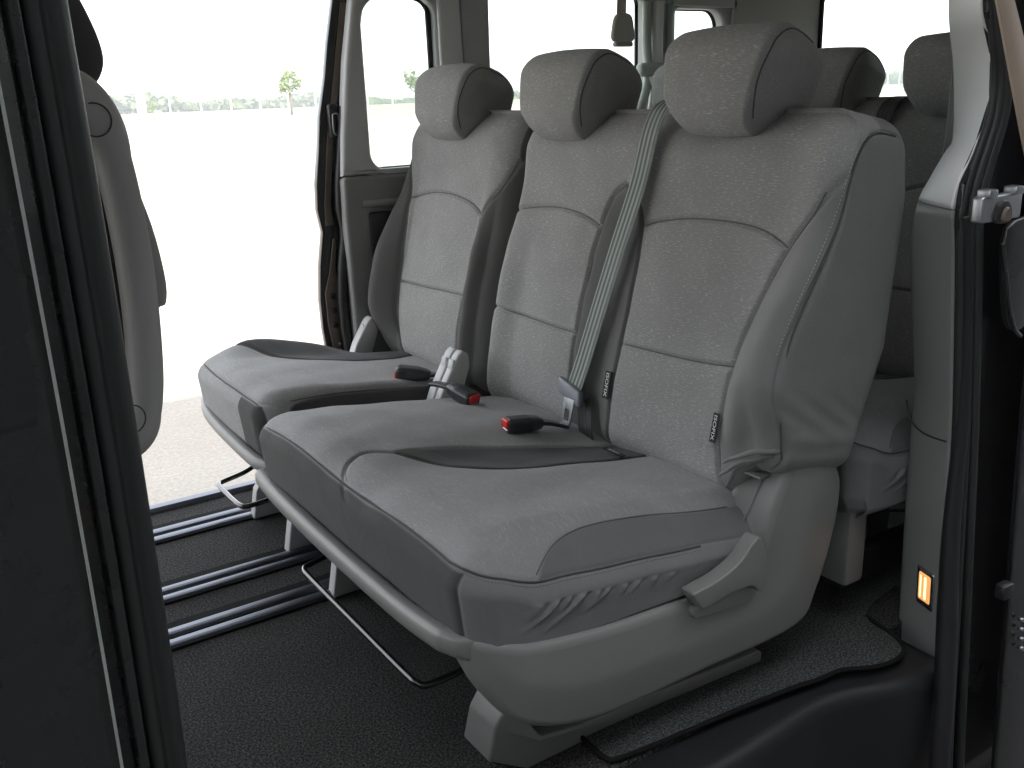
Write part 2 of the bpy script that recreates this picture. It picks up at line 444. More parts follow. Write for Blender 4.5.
GW = .0046
def groove(X, lines, depth, w=GW):
    g = np.zeros(len(X))
    for ln in lines:
        Q = np.asarray(ln); lo = Q.min(0)-.02; hi = Q.max(0)+.02
        m = np.all((X > lo) & (X < hi), axis=1)
        g[m] = np.maximum(g[m], np.exp(-(dist_poly(X[m], ln)/w)**2))
    return -depth*g

def stitches(name, path, step, length, r, mat, parent):
    P = np.asarray(path, float)
    Ls = np.concatenate([[0], np.cumsum(np.linalg.norm(np.diff(P, axis=0), axis=1))])
    parts = []
    s = 0.
    while s+length < Ls[-1]:
        a = np.array([np.interp(s, Ls, P[:, k]) for k in range(3)]); b = np.array([np.interp(s+length, Ls, P[:, k]) for k in range(3)])
        parts.append(tube_vf([a, (a+b)/2, b], [r*.6, r, r*.6], 5)); s += step
    V, F = merge(parts); return mk(name, V, F, mat, parent)

def snap(rest, P, line, push=(0, 0, 0), k=5):
    Ln = np.asarray(line, float); out = []
    idx = np.where(np.all((rest > Ln.min(0)-.03) & (rest < Ln.max(0)+.03), axis=1))[0]
    Rr = rest[idx]; Pp = P[idx]
    for q in Ln:
        d2 = ((Rr-q)**2).sum(1); j = np.argpartition(d2, 3)[:3]; w_ = 1/(d2[j]+1e-9); out.append((Pp[j]*w_[:, None]).sum(0)/w_.sum())
    out = np.array(out); n = len(out)
    if n > k:
        ker = np.ones(k)/k; pad = np.concatenate([np.repeat(out[:1], k//2, 0), out, np.repeat(out[-1:], k//2, 0)])
        sm_ = np.stack([np.convolve(pad[:, c], ker, 'valid') for c in range(3)], 1); out = sm_
    return out+np.array(push)

# ---- backrests -----------------------------------------------------------
H0, H1 = -.065, .658
def backrest(a0, a1, kind, parent, step=.0031):
    V, F, D = rbox((a0, H0, -.26), (a1, H1, 0), (.05, .055, .055), step)
    a, h, d = V[:, 0].copy(), V[:, 1].copy(), V[:, 2].copy()
    rest = np.stack([a, h, d], 1)
    front = sm(D[:, 2], -.1, .55)
    X2 = np.stack([a, h], 1)
    # rear depth changes with height
    dk = np.interp(h, [-.06, .05, .25, .53, .645, .66], [.86, .90, 1.02, .90, .74, .70])
    d = np.where(d < 0, d*dk, d)
    f = np.zeros_like(a); dark = np.zeros_like(a); lines = []
    arcz = lambda p: cr(p, 6, False)
    # lengthwise shape: slightly hollow shoulders, fuller lumbar
    f += .010*np.exp(-((h-.13)/.13)**2)-.008*np.exp(-((h-.47)/.12)**2)
    f -= .030*sm(h, .56, .66)
    if kind == 'double':
        nearB = arcz([(1.048, .545), (1.078, .485), (1.115, .42), (1.145, .34), (1.172, .24), (1.185, .14), (1.186, .05), (1.17, -.02), (1.14, -.07)])
        stripR = arcz([(1.575, .50), (1.535, .47), (1.505, .42), (1.495, .34), (1.492, .2), (1.503, .06), (1.50, -.07)])
        stripL = arcz([(1.575, .50), (1.612, .47), (1.637, .40), (1.645, .3), (1.648, .15), (1.645, -.07)])
        arcN = arcz([(1.500, .418), (1.46, .430), (1.40, .441), (1.33, .447), (1.24, .447), (1.17, .436), (1.118, .412)])
        lowN = arcz([(1.493, .172), (1.41, .174), (1.32, .177), (1.24, .182), (1.178, .19)])
        arcM = arcz([(1.968, .412), (1.93, .420), (1.86, .430), (1.78, .433), (1.70, .424), (1.642, .405)])
        lowM = arcz([(1.968, .174), (1.9, .172), (1.8, .168), (1.72, .165), (1.647, .165)])
        # near bolster swells forward
        Bh = .056*sm(h, -.02, .16)*(1-sm(h, .22, .52))
        xb = np.interp(h, [-.07, .05, .14, .24, .34, .42, .485, .545], [1.14, 1.186, 1.185, 1.172, 1.145, 1.115, 1.085, 1.055])
        t = np.clip((xb-a)/(.085), 0, 1)
        f += Bh*np.sin(t*math.pi/2)**1.1
        f += .020*sm(a, 1.86, 1.95)*(1-sm(h, .25, .5))
        # valley strip between the two places
        f -= .014*np.exp(-((a-1.57)/.045)**2)*(1-sm(h, .40, .52))
        strip = list(stripR)+list(stripL[::-1])
        dark = 1-sm(sdf(X2, strip), -.003, .003)
        bol = list(nearB)+[(1.10, -.2), (.9, -.2), (.9, .545)]
        db = 1-sm(sdf(X2, bol), -.003, .003)
        dark = np.maximum(dark*.62, db*.36)
        lines = [nearB, stripR, stripL, arcN, lowN, arcM, lowM]
        # side face of the near end is all plain cloth
        dsd = np.interp(rest[:, 1], [-.06, .2, .35, .48, .56, .612, .628], [-.026, -.026, -.030, -.040, -.052, -.085, -.14])
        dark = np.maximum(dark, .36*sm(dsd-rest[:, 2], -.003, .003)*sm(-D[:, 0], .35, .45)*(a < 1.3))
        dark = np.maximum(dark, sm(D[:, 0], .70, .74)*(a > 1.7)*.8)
        pan = [(1.34, .30, .14, .12), (1.34, .06, .14, .10), (1.81, .30, .14, .12), (1.81, .06, .14, .10)]
        # the lower near corner is drawn up over the side cover
        hm = .078*(1-sm(a, 1.10, 1.165))
        h = np.where(h < .30, h+hm*(1-(h-H0)/(.30-H0)), h)
        # head restraint scoops
        for ac in (1.335, 1.82): f -= .014*np.exp(-((a-ac)/.10)**2)*sm(h, .56, .64)
    else:
        c = (a0+a1)/2
        Lb = arcz([(a1-.012, .54), (2.512, .45), (2.498, .36), (2.487, .2), (2.483, .05), (2.45, -.03), (2.42, -.07)])
        Rb = arcz([(a0+.012, .55), (2.06, .47), (2.10, .41), (2.118, .34), (2.128, .22), (2.140, .1), (2.148, -.07)])
        arcF = arcz([(2.505, .405), (2.43, .424), (2.34, .432), (2.25, .428), (2.17, .412), (2.112, .385)])
        lowF = arcz([(2.487, .165), (2.40, .166), (2.32, .168), (2.24, .172), (2.132, .174)])
        lines = [Lb, Rb, arcF, lowF]
        Bh = .080*sm(h, -.07, .10)*(1-sm(h, .20, .54))
        t = np.clip((a-2.48)/.09, 0, 1); f += Bh*np.sin(t*math.pi/2)
        t = np.clip((2.13-a)/.06, 0, 1); f += .020*np.sin(t*math.pi)*(1-sm(h, .25, .5))
        f -= .035*np.clip((2.12-a)/.10, 0, 1)**2
        dark = 1-sm(sdf(X2, list(Lb)+[(2.42, -.2), (2.9, -.2), (2.9, .54)]), -.003, .003)
        dark = np.maximum(dark, 1-sm(sdf(X2, list(Rb)+[(2.148, -.2), (1.8, -.2), (1.8, .55)]), -.003, .003))
        dark = np.maximum(dark, sm(np.abs(D[:, 0]), .55, .6))*.8  # plain bolster cloth, part of its shade put into this tone
        pan = [(2.31, .30, .13, .12), (2.31, .06, .13, .10)]
        f -= .012*np.exp(-((a-2.33)/.10)**2)*sm(h, .56, .64)
    for (pa, ph, wa, wh) in pan: f += .006*np.exp(-((a-pa)/wa)**4-((h-ph)/wh)**4)
    f += groove(X2, lines, .0075)
    f += .0012*np.sin(a*31+h*17)*np.sin(h*43-a*11)
    d = d+f*front
    if kind == 'double':   # piping seam round the near end
        side = np.array([(-.026, -.06), (-.026, .2), (-.030, .35), (-.040, .48), (-.052, .56), (-.085, .612), (-.14, .628), (-.2, .628)])
        g = np.exp(-(dist_poly(np.stack([rest[:, 2], rest[:, 1]], 1), cr(side, 5, False))/.0035)**2)*sm(-D[:, 0], .3, .6)*(rest[:, 0] < 1.2)
        a = a+.0045*g
        # side wall slightly full, with pulled folds low down
        w = sm(-D[:, 0], .6, .95)*(rest[:, 0] < 1.2)
        a = a-w*(.003*np.sin(np.clip((rest[:, 1]+.05)/.7, 0, 1)*math.pi))
        fold = np.exp(-((h-.085)/.018)**2)*.003
        a = a-w*fold
        wf = sm(-D[:, 0], .1, .5)*(rest[:, 0] < 1.2)
        a = a+wf*.0010*np.sin((h-d*.5)*150)*np.exp(-((h-.13)/.04)**2)
    P = bw(a, h, d)
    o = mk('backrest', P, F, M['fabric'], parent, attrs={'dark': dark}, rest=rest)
    for ln in lines:
        ln = cr(np.asarray(ln)[::3], 8, False); ln = ln[(ln[:, 1] > H0+.012) & (ln[:, 0] > a0+.012) & (ln[:, 0] < a1-.012)]
        q = snap(rest, P, np.column_stack([ln, np.zeros(len(ln))]), tuple(ND*.0009), 15)
        tube('seam', q, .0013, M['seamcord'], o, 6)
    if kind == 'double':
        ln = [(1.049, h_, d_) for d_, h_ in cr(side, 14, False)]
        q = snap(rest, P, ln, (-.0008, -.0026, 0), 17)
        tube('piping', q, .0019, M['fabricdark'], o, 6)
        ln2 = [(1.056, h_, d_+.012) for d_, h_ in cr(side[1:], 14, False)]
        stitches('stitching', snap(rest, P, ln2, (-.0016, -.0022, 0), 17), .0068, .0038, .0010, M['thread'], o)
    return o

def headrest(ac, parent, wtop=.27, step=.005, dh=0):
    h0, h1 = .600, .802
    V, F, D = rbox((ac-wtop/2, h0, -.128), (ac+wtop/2, h1, .055), (.026, .072, .066), step)
    a, h, d = V[:, 0].copy(), V[:, 1].copy(), V[:, 2].copy(); rest = V.copy()+np.array([.37, .21, 0])
    t = (h-h0)/(h1-h0)
    a = ac+(a-ac)*np.interp(t, [0, .3, .75, 1], [.64, .86, 1.0, .98])*(1-.10*sm(-d, 0, .1))
    h = h-.005*((a-ac)/.13)**2*sm(t, .6, 1)+.012*((a-ac)/.13)**2*(1-sm(t, 0, .4))
    front = sm(D[:, 2], -.1, .6)
    d = d+front*(.010*(1-((a-ac)/.14)**2)-.012*(1-t)**2-.006*t**3)
    # rear and top fall away
    rear = sm(-d, 0, .1)
    h = h-rear*.010*sm(t, .5, 1)+rear*.022*(1-sm(t, 0, .5))
    side = sm(np.abs(D[:, 0]), .40, .46)
    rim = np.exp(-((np.abs(D[:, 0])-.55)/.12)**2)*sm(rest[:, 2], -.1, .0)
    d = d-.0022*rim*front
    P = bw(a, h+dh, d)
    hd = mk('headrest', P, F, M['fabric'], parent, attrs={'dark': side*.08}, rest=rest)
    for s in (-.045, .045):
        V, F = tube_vf([bw(ac+s, .56, -.06), bw(ac+s, .60, -.06), bw(ac+s, .68, -.055)], .006, 10); mk('headrest_post', V, F, M['steel'], hd)
    rl = V.copy()*0; rl = rest-np.array([.37, .21, 0])
    for s_ in (-1, 1):
        xx = ac+s_*(wtop/2-.0065)
        ln = cr([(xx, h0+.02, .025), (xx, h0+.06, .050), (xx, (h0+h1)/2, .054), (xx, h1-.055, .048), (xx, h1-.020, .028), (xx, h1-.004, -.02), (xx, h1-.010, -.08)], 12, False)
        tube('piping', snap(rl, P, ln, (-.0004, 0, .0004), 7), .0016, M['fabricdark'], hd, 6)
    return hd

# ---- cushions --------------------------------------------------------------
def ztop(x): return np.interp(x, [.58, .68, .78, 1.0, 1.2, 1.3], [.440, .452, .444, .412, .382, .372])
def cushion(a0, a1, kind, parent, step=.0034):
    zb = .235
    V, F, D = rbox((a0, .60, zb), (a1, 1.29, .44), (.060, .065, .048), step)
    a, x, z = V[:, 0].copy(), V[:, 1].copy(), V[:, 2].copy()
    rest = np.stack([a, x*.98, z], 1)
    top = sm(D[:, 2], -.1, .6); X2 = np.stack([a, x], 1)
    zf = np.clip((z-zb)/(.44-zb), 0, 1)
    f = (ztop(x)-.44)*zf
    side = np.zeros_like(a); dark = np.zeros_like(a)
    if kind == 'double':
        f -= .052*(1-sm(a, 1.06, 1.17))*sm(x, .60, .76)*zf
        f -= .012*(1-sm(a, 1.06, 1.12))*zf
        f -= .010*sm(a, 1.88, 1.985)*zf
        f -= .010*np.exp(-((a-1.50)/.07)**2)*sm(x, .62, .85)*zf
        f += .008*np.exp(-((a-1.74)/.13)**4)*zf+.008*np.exp(-((a-1.27)/.12)**4)*zf
        ins = list(cr([(1.566, .748), (1.570, .80), (1.560, .90), (1.535, 1.02), (1.500, 1.20), (1.49, 1.3)], 6, False))+list(cr([(1.375, 1.3), (1.372, 1.17), (1.376, 1.03), (1.400, .90), (1.445, .83), (1.51, .785), (1.566, .748)], 6, False))
        seamc = cr([(1.566, .748), (1.588, .700), (1.565, .650), (1.515, .615), (1.47, .598)], 6, False)
        cor = list(cr([(1.02, .700), (1.062, .728), (1.100, .765), (1.128, .83), (1.136, .91), (1.137, 1.0), (1.128, 1.1), (1.125, 1.3)], 6, False))
        dark = 1-sm(sdf(X2, ins), -.003, .003)
        cpoly = cor+[(.9, 1.3), (.9, .70)]
        dark = np.maximum(dark, .55*(1-sm(sdf(X2, cpoly), -.003, .003))*sm(D[:, 2], .66, .72))
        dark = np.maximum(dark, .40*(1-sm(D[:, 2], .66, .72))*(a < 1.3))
        up = sm(D[:, 2], .25, .4)
        gl = groove(X2, [ins+[ins[0]], seamc], .005)*up+groove(X2, [cor], .003)*sm(D[:, 2], .66, .75)
        f += gl
        # front face: dark cloth, weaker light put into the tone, lighter round near corner
        frontf = sm(-D[:, 1], .60, .66)*(1-sm(D[:, 2], .60, .66))*sm(a, 1.100, 1.104)
        dark = np.maximum(dark, frontf*.95)
        # seam round the rim
        rim = np.exp(-((D[:, 2]-.70)/.055)**2)*((a < 1.115) | (D[:, 1] < -.3))
        x = x+.0035*rim*np.maximum(-D[:, 1], 0); a = a+.0035*rim*np.maximum(-D[:, 0], 0)*(rest[:, 0] < 1.3)
        vs = np.exp(-((rest[:, 0]-1.102)/.003)**2)*sm(-D[:, 1], .5, .7)
        x = x+.003*vs
        # pleats pulled under the near rim
        w = sm(-D[:, 0], .3, .8)*(rest[:, 0] < 1.2)
        ph = (x-.70+.35*(z-.40))
        pl_ = 0*x
        zr_ = .398-.03*(x-.70)
        for xk, am, sl, ln_, wd_ in ((.735, .0030, .5, .05, .010), (.770, .0055, .9, .075, .007), (.792, .0040, .6, .045, .006), (.822, .0060, 1.0, .085, .007), (.850, .0045, .5, .055, .006), (.872, .0050, .9, .06, .006), (.905, .0040, .4, .04, .006), (.935, .0035, .7, .05, .007), (.97, .0030, .4, .04, .006), (1.01, .0022, .5, .04, .007)):
            u_ = (zr_-z)
            xc = xk-sl*u_+.004*np.sin(u_*60)
            fd = sm(u_, .000, .010)*(1-sm(u_, ln_*.3, ln_))
            a = a-w*am*fd*(np.exp(-((x-xc)/wd_)**2)-.7*np.exp(-((x-xc-wd_*1.5)/(wd_*.6))**2))
        a = a+w*.008*(1-zf)+.030*np.clip((.285-z)/.05, 0, 1)*sm(-D[:, 0], -.2, .4)*(rest[:, 0] < 1.3)
    else:
        f -= .020*sm(a, a1-.05, a1)*zf
        f -= .030*(1-sm(a, a0, a0+.07))*zf*sm(x, .60, .8)
        hump = cr([(2.62, .66), (2.545, .70), (2.485, .745), (2.42, .80), (2.37, .88), (2.345, .97), (2.345, 1.07), (2.38, 1.17), (2.42, 1.3)], 6, False)
        hp = list(hump)+[(2.9, 1.3), (2.9, .66)]
        f += .034*sm(a, 2.42, 2.53)*sm(x, .64, .76)*(1-sm(x, .80, 1.06))*zf-.022*sm(a, 2.42, 2.55)*sm(x, .95, 1.1)*zf
        nb = cr([(2.00, .660), (2.045, .685), (2.066, .74), (2.076, .85), (2.076, 1.0), (2.08, 1.3)], 6, False)
        nbp = list(nb)+[(1.8, 1.3), (1.8, .660)]
        dark = 1-sm(sdf(X2, hp), -.003, .003)
        dark = np.maximum(dark, 1-sm(sdf(X2, nbp), -.003, .003))
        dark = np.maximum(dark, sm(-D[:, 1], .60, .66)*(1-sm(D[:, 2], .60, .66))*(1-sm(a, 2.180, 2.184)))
        f += groove(X2, [hump, nb], .005)*sm(D[:, 2], .25, .4)
        rim = np.exp(-((D[:, 2]-.70)/.055)**2)*sm(-D[:, 1], .2, .5)
        x = x+.0035*rim
        x = x+.035
    # the face leans in toward the tray
    x = x+(.022*(1-zf)+.035*np.clip((.31-rest[:, 2])/.075, 0, 1))*sm(-D[:, 1], 0, .5)
    f += .0015*np.sin(a*37+x*13)*np.sin(x*29-a*7)*zf
    z = z+f
    P = np.stack([x, a, z], 1)
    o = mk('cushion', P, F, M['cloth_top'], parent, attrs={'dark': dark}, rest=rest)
    for ln in ([ins[:len(ins)//2], ins[len(ins)//2:], seamc, cor] if kind == 'double' else [hump, nb]):
        ln = cr(np.asarray(ln)[::3], 8, False); ln = ln[(ln[:, 1] < 1.22) & (ln[:, 1] > .612) & (ln[:, 0] > a0+.010) & (ln[:, 0] < a1-.010)]
        if len(ln) < 4: continue
        rl_ = np.column_stack([ln[:, 0], ln[:, 1]*.98, np.full(len(ln), .44)])
        tube('seam', snap(rest, P, rl_, (0, 0, .0007), 15), .0012, M['seamcord'], o, 6)
    if kind == 'double':
        ln = cr([(1.96, .615*.98, .4262), (1.6, .615*.98, .4262), (1.2, .615*.98, .4262), (1.125, .618*.98, .4262), (1.095, .632*.98, .4262), (1.080, .665*.98, .4262), (1.079, .74*.98, .4262), (1.079, .85*.98, .4262), (1.079, .97*.98, .4262), (1.079, 1.09*.98, .4262)], 22, False)
        q = snap(rest, P, ln, (-.0006, -.0006, .0006), 9)
        tube('piping', q, .0020, M['fabricdark'], o, 6)
        ln = ln[70:]
        stitches('stitching', snap(rest, P, ln-np.array([0, 0, .007]), (-.0008, -.0010, -.0004), 9), .0062, .0036, .0008, M['thread2'], o)
    else:
        ln = cr([(2.06, .615*.98, .4262), (2.2, .615*.98, .4262), (2.4, .615*.98, .4262), (2.53, .625*.98, .4262)], 22, False)
        tube('piping', snap(rest, P, ln, (-.0006, 0, .0006), 9), .0018, M['fabricdark'], o, 6)
    return o

def care_tag(a, h, hl, w, parent, text, nd=.006):
    """small sewn-in black tag with white lettering, lying on the backrest"""
    o = None
    bm = bmesh.new()
    add_box(bm, (-w/2, -hl/2, -.0012), (w/2, hl/2, .0012), .0004, 1)
    for v in bm.verts: v.co = bw(a+v.co.x, h+v.co.y, nd+v.co.z)
    t = bm_obj('care_tag', bm, M['labelblack'], parent)
    lettering(text, lambda u, v, k: bw(a-v, h-u, nd+.0018+k), hl*.84, w*.5, t)
    return t

def lettering(text, mapf, length, height, parent, mat=None):
    cu = bpy.data.curves.new('lettering', 'FONT'); cu.body = text; cu.size = 1; cu.align_x = 'CENTER'; cu.align_y = 'CENTER'
    tmp = bpy.data.objects.new('tmp', cu); COL.objects.link(tmp)
    dg = bpy.context.evaluated_depsgraph_get(); dg.update()
    me = bpy.data.meshes.new_from_object(tmp.evaluated_get(dg))
    xs = [v.co.x for v in me.vertices]; ys = [v.co.y for v in me.vertices]
    cx, cy, sx, sy = (min(xs)+max(xs))/2, (min(ys)+max(ys))/2, max(xs)-min(xs), max(ys)-min(ys)
    bm = bmesh.new(); bm.from_mesh(me)
    off = parent_origin(parent)
    for v in bm.verts: v.co = mapf((v.co.x-cx)/sx*length, (v.co.y-cy)/sy*height, 0.)
    bpy.data.objects.remove(tmp); bpy.data.meshes.remove(me); bpy.data.curves.remove(cu)
    return bm_obj('lettering', bm, mat or M['labelwhite'], parent, smooth=False)

def buckle(c, yaw, pitch, parent, flip=1, L_=.090):
    """belt buckle: a body whose open end shows the red button; yaw/pitch give its long axis"""
    ax = np.array([math.cos(yaw)*math.cos(pitch), math.sin(yaw)*math.cos(pitch), math.sin(pitch)])
    sd = np.cross([0, 0, 1.], ax); sd /= np.linalg.norm(sd); up = np.cross(ax, sd)*flip
    c = np.array(c)
    def mp(v): return c+v[0]*ax+v[1]*sd+v[2]*up
    w, t = .044, .036
    V, F, D = rbox((-L_/2, -w/2, -t/2), (L_/2, w/2, t/2), (.013, .012, .012), .003)
    s = (V[:, 0]+L_/2)/L_   # tail narrows
    V[:, 1] *= np.interp(s, [0, .35, 1], [.66, .95, 1.0]); V[:, 2] *= np.interp(s, [0, .4, 1], [.62, .95, 1.0])
    endm = (D[:, 0] > .8)
    V[:, 0] -= np.where(endm & (np.abs(V[:, 1]) < w*.36) & (np.abs(V[:, 2]) < t*.34), .003, 0)
    P = np.array([mp(v) for v in V])
    b = mk('buckle', P, F, M['buckle'], parent)
    V, F, D = rbox((L_/2-.012, -w*.36, -t*.12), (L_/2+.0016, w*.38, t*.42), (.003, .004, .004), .0025)
    mk('release_button', np.array([mp(v) for v in V]), F, M['red'], b)
    V, F, D = rbox((L_/2-.010, -w*.30, -t*.36), (L_/2-.001, w*.30, -t*.15), (.001, .002, .002), .0025)
    mk('slot_plate', np.array([mp(v) for v in V]), F, M['steel'], b)
    tail = [mp((-L_/2+.006, 0, 0)), mp((-L_/2-.015, 0, -.003)), mp((-L_/2-.035, 0, -.008)), mp((-L_/2-.060, 0, -.016))]
    band('buckle_strap', cr(tail, 4, False), sd, .024, .008, M['buckle'], b)
    return b

def copy_tree(o, parent=None, dx=0):
    c = o.copy(); COL.objects.link(c); c.parent = parent
    for ch in list(o.children): copy_tree(ch, c)
    return c

# ================================================================== THE NEAR DOUBLE SEAT
G2 = 'cloth passenger seats behind the driver'
S1 = empty('bench_seat', (.95, 1.5, 0), 'wide grey cloth bench for two, nearest the open door, with belt across its middle', 'bench seat')
backrest(1.045, 1.985, 'double', S1)
headrest(1.325, S1, .290); headrest(1.815, S1, .285, dh=-.018)
cushion(1.065, 1.985, 'double', S1)

# side shield -----------------------------------------------------------------
outer = [(.612, .292), (.634, .225), (.700, .150), (.835, .104), (1.08, .098), (1.323, .100), (1.385, .170), (1.425, .290), (1.430, .385), (1.385, .445), (1.325, .462), (1.282, .440), (1.252, .395), (1.228, .33), (1.208, .265), (1.14, .245), (1.00, .258), (.86, .268), (.73, .288), (.665, .308), (.625, .318)]
inner = [(.622, .288), (.644, .235), (.710, .160), (.845, .120), (1.08, .110), (1.325, .110), (1.40, .180), (1.44, .290), (1.45, .385), (1.41, .432), (1.345, .445), (1.285, .432), (1.245, .405), (1.205, .355), (1.160, .303), (1.09, .250), (.98, .232), (.86, .240), (.73, .270), (.675, .292), (.635, .308)]
oc = cr(outer, 6); ic = cr(inner, 6)
def inset(P, r):
    T = np.roll(P, -1, 0)-np.roll(P, 1, 0); T /= np.linalg.norm(T, axis=1)[:, None]
    area = np.sum(P[:, 0]*np.roll(P[:, 1], -1)-np.roll(P[:, 0], -1)*P[:, 1])
    N = np.stack([-T[:, 1], T[:, 0]], 1)*(1 if area > 0 else -1)
    return P+N*r
rings = []
for kk in (.0165, .0160, .0155): rings.append(np.stack([inset(oc, kk)[:, 0], np.full(len(oc), 1.050), inset(oc, kk)[:, 1]], 1))
for k in range(7):
    th = k/6*math.pi/2
    P = inset(oc, .015*(1-math.sin(th)))
    rings.append(np.stack([P[:, 0], np.full(len(P), 1.050+.018*(1-math.cos(th))), P[:, 1]], 1))
for k in range(1, 7):
    t = k/6; P = oc*(1-t)+ic*t; y = 1.066+(1.135-1.066)*t
    if k == 6: P = P
    rings.append(np.stack([P[:, 0], np.full(len(P), y), P[:, 1]], 1))
for k in range(1, 4):
    th = k/3*math.pi/2; P = inset(ic, .008*math.sin(th))
    rings.append(np.stack([P[:, 0], np.full(len(P), 1.135+.008*(1-math.cos(th))+.002*k), P[:, 1]], 1))
V, F = loft(rings, cap0=False)
from mathutils.geometry import delaunay_2d_cdt
from mathutils import Vector
N0 = len(oc); edge2 = rings[0][:, [0, 2]]
gx, gz = np.meshgrid(np.arange(.62, 1.44, .010), np.arange(.10, .46, .010)); G = np.stack([gx.ravel(), gz.ravel()], 1)
G = G[(sdf(G, edge2) < -.005)]
cv, ce, cf, ov, oe, of = delaunay_2d_cdt([Vector(p) for p in edge2]+[Vector(p) for p in G], [(i, (i+1) % N0) for i in range(N0)], [list(range(N0))], 1, 1e-6)
V = list(map(tuple, V)); mapi = {}
for i, p in enumerate(cv):
    src = ov[i][0] if ov[i] else -1
    if 0 <= src < N0: mapi[i] = src
    else: mapi[i] = len(V); V.append((p[0], 1.050, p[1]))
F = list(F)+[tuple(mapi[i] for i in f)[::-1] for f in cf]
V = np.array(V)
_dd = -sdf(V[:, [0, 2]], oc); _m = (V[:, 1] < 1.0501)
V[_m, 1] += .010*(1-np.clip(_dd[_m]/.05, 0, 1))**2*0+0
V[:, 1] += np.where(V[:, 1] < 1.075, -.010*np.sin(np.clip((_dd-.010)/.11, 0, 1)*math.pi/2), 0)
V[:, 1] += .008
_q = np.clip((.700-V[:, 0])/.090, 0, 1); V[:, 1] += .066*(1-np.sqrt(1-_q**2*.98))
shield = mk('side_cover', V, F, M['plastic'], S1)
bmx = bmesh.new(); bmx.from_mesh(shield.data); bmesh.ops.remove_doubles(bmx, verts=bmx.verts, dist=1e-5); bmesh.ops.recalc_face_normals(bmx, faces=bmx.faces); bmx.to_mesh(shield.data); bmx.free()
shield.data.polygons.foreach_set('use_smooth', [True]*len(shield.data.polygons))
# recline lever in its recess
lev = cr([(1.022, .285), (1.04, .290), (1.085, .296), (1.13, .312), (1.16, .338), (1.178, .345), (1.192, .325), (1.200, .285), (1.197, .243), (1.183, .238), (1.160, .256), (1.10, .258), (1.05, .250), (1.036, .262)], 4)
bm = bmesh.new(); add_prism(bm, [tuple(p) for p in lev], 'y', 1.030, 1.062, .010, 4)
lever = bm_obj('recline_lever', bm, M['plastic'], shield)
lowp = cr([(1.042, .246), (1.10, .250), (1.16, .247), (1.190, .232), (1.188, .218), (1.16, .214), (1.10, .218), (1.045, .226)], 4)
bm = bmesh.new(); add_prism(bm, [tuple(p) for p in lowp], 'y', 1.047, 1.060, .003, 2)
bm_obj('lever_recess', bm, M['lowertrim'], shield)
# fine joint line on the sloping face, hinge cap at its top
tube('joint_line', [(1.262, 1.10, .4225), (1.225, 1.10, .365), (1.19, 1.102, .312), (1.14, 1.105, .268)], .0012, M['lowertrim'], shield, 6)
bm = bmesh.new(); add_box(bm, (1.235, 1.088, .4195), (1.262, 1.128, .4240), .0015, 2); bm_obj('hinge_cap', bm, M['lowertrim'], shield)
# bunched cloth above the shield
parts = []
for k, (pts, r) in enumerate([([(1.185, 1.13, .452), (1.195, 1.098, .474), (1.225, 1.070, .482), (1.28, 1.056, .478), (1.36, 1.052, .484), (1.44, 1.054, .478)], .0055),
                              ([(1.180, 1.135, .425), (1.186, 1.108, .452), (1.212, 1.082, .468), (1.25, 1.066, .470), (1.30, 1.060, .468)], .005),
                              ([(1.20, 1.135, .40), (1.198, 1.114, .436), (1.216, 1.094, .452), (1.245, 1.083, .457)], .005)]):
    P = cr(pts, 10, False); n = len(P); P[:, 2] += .0015*np.sin(np.arange(n)*.5+k)
    parts.append(tube_vf(P, list(r*np.sin(np.linspace(.2, math.pi-.2, n))**.5), 10))
for k, q in enumerate(parts):
    V, F = q; mk('cover_fold', V, F, M['fabric'], S1, attrs={'dark': np.full(len(V), .42)}, rest=V)

# front tray rail
def rail(name, pts, parent, r=(.016, .018)):
    P = cr(pts, 8, False); rings = []
    for p in P:
        th = np.linspace(0, 2*math.pi, 14, endpoint=False)
        # squarish rounded section, in x/z
        cx = np.sign(np.cos(th))*np.abs(np.cos(th))**.7*r[0]; cz = np.sign(np.sin(th))*np.abs(np.sin(th))**.7*r[1]
        rings.append(np.stack([p[0]+cx, np.full(14, p[1]), p[2]+cz], 1))
    V, F = loft(rings); return mk(name, V, F, M['plastic'], parent)
rail('front_rail', [(.70, 1.080, .286), (.652, 1.086, .296), (.626, 1.100, .301), (.612, 1.128, .302), (.606, 1.16, .300), (.604, 1.30, .290), (.606, 1.6, .285), (.610, 1.85, .287), (.618, 1.985, .292)], S1, (.017, .020))
# pan under the cushion
bm = bmesh.new(); add_box(bm, (.66, 1.14, .215), (1.28, 1.97, .262), .01, 2); bm_obj('seat_pan', bm, M['black'], S1)
# mechanism below
bm = bmesh.new()
for y in (1.20, 1.90): add_box(bm, (.74, y-.02, .03), (1.30, y+.02, .10), .004)
for y in (1.20, 1.90):
    for x in (.80, 1.22): add_box(bm, (x-.03, y-.012, .08), (x+.03, y+.012, .235), .003)
add_box(bm, (.80, 1.2, .12), (.84, 1.9, .16), .004)
add_box(bm, (1.20, 1.2, .12), (1.24, 1.9, .16), .004)
bm_obj('seat_frame', bm, M['black'], S1)
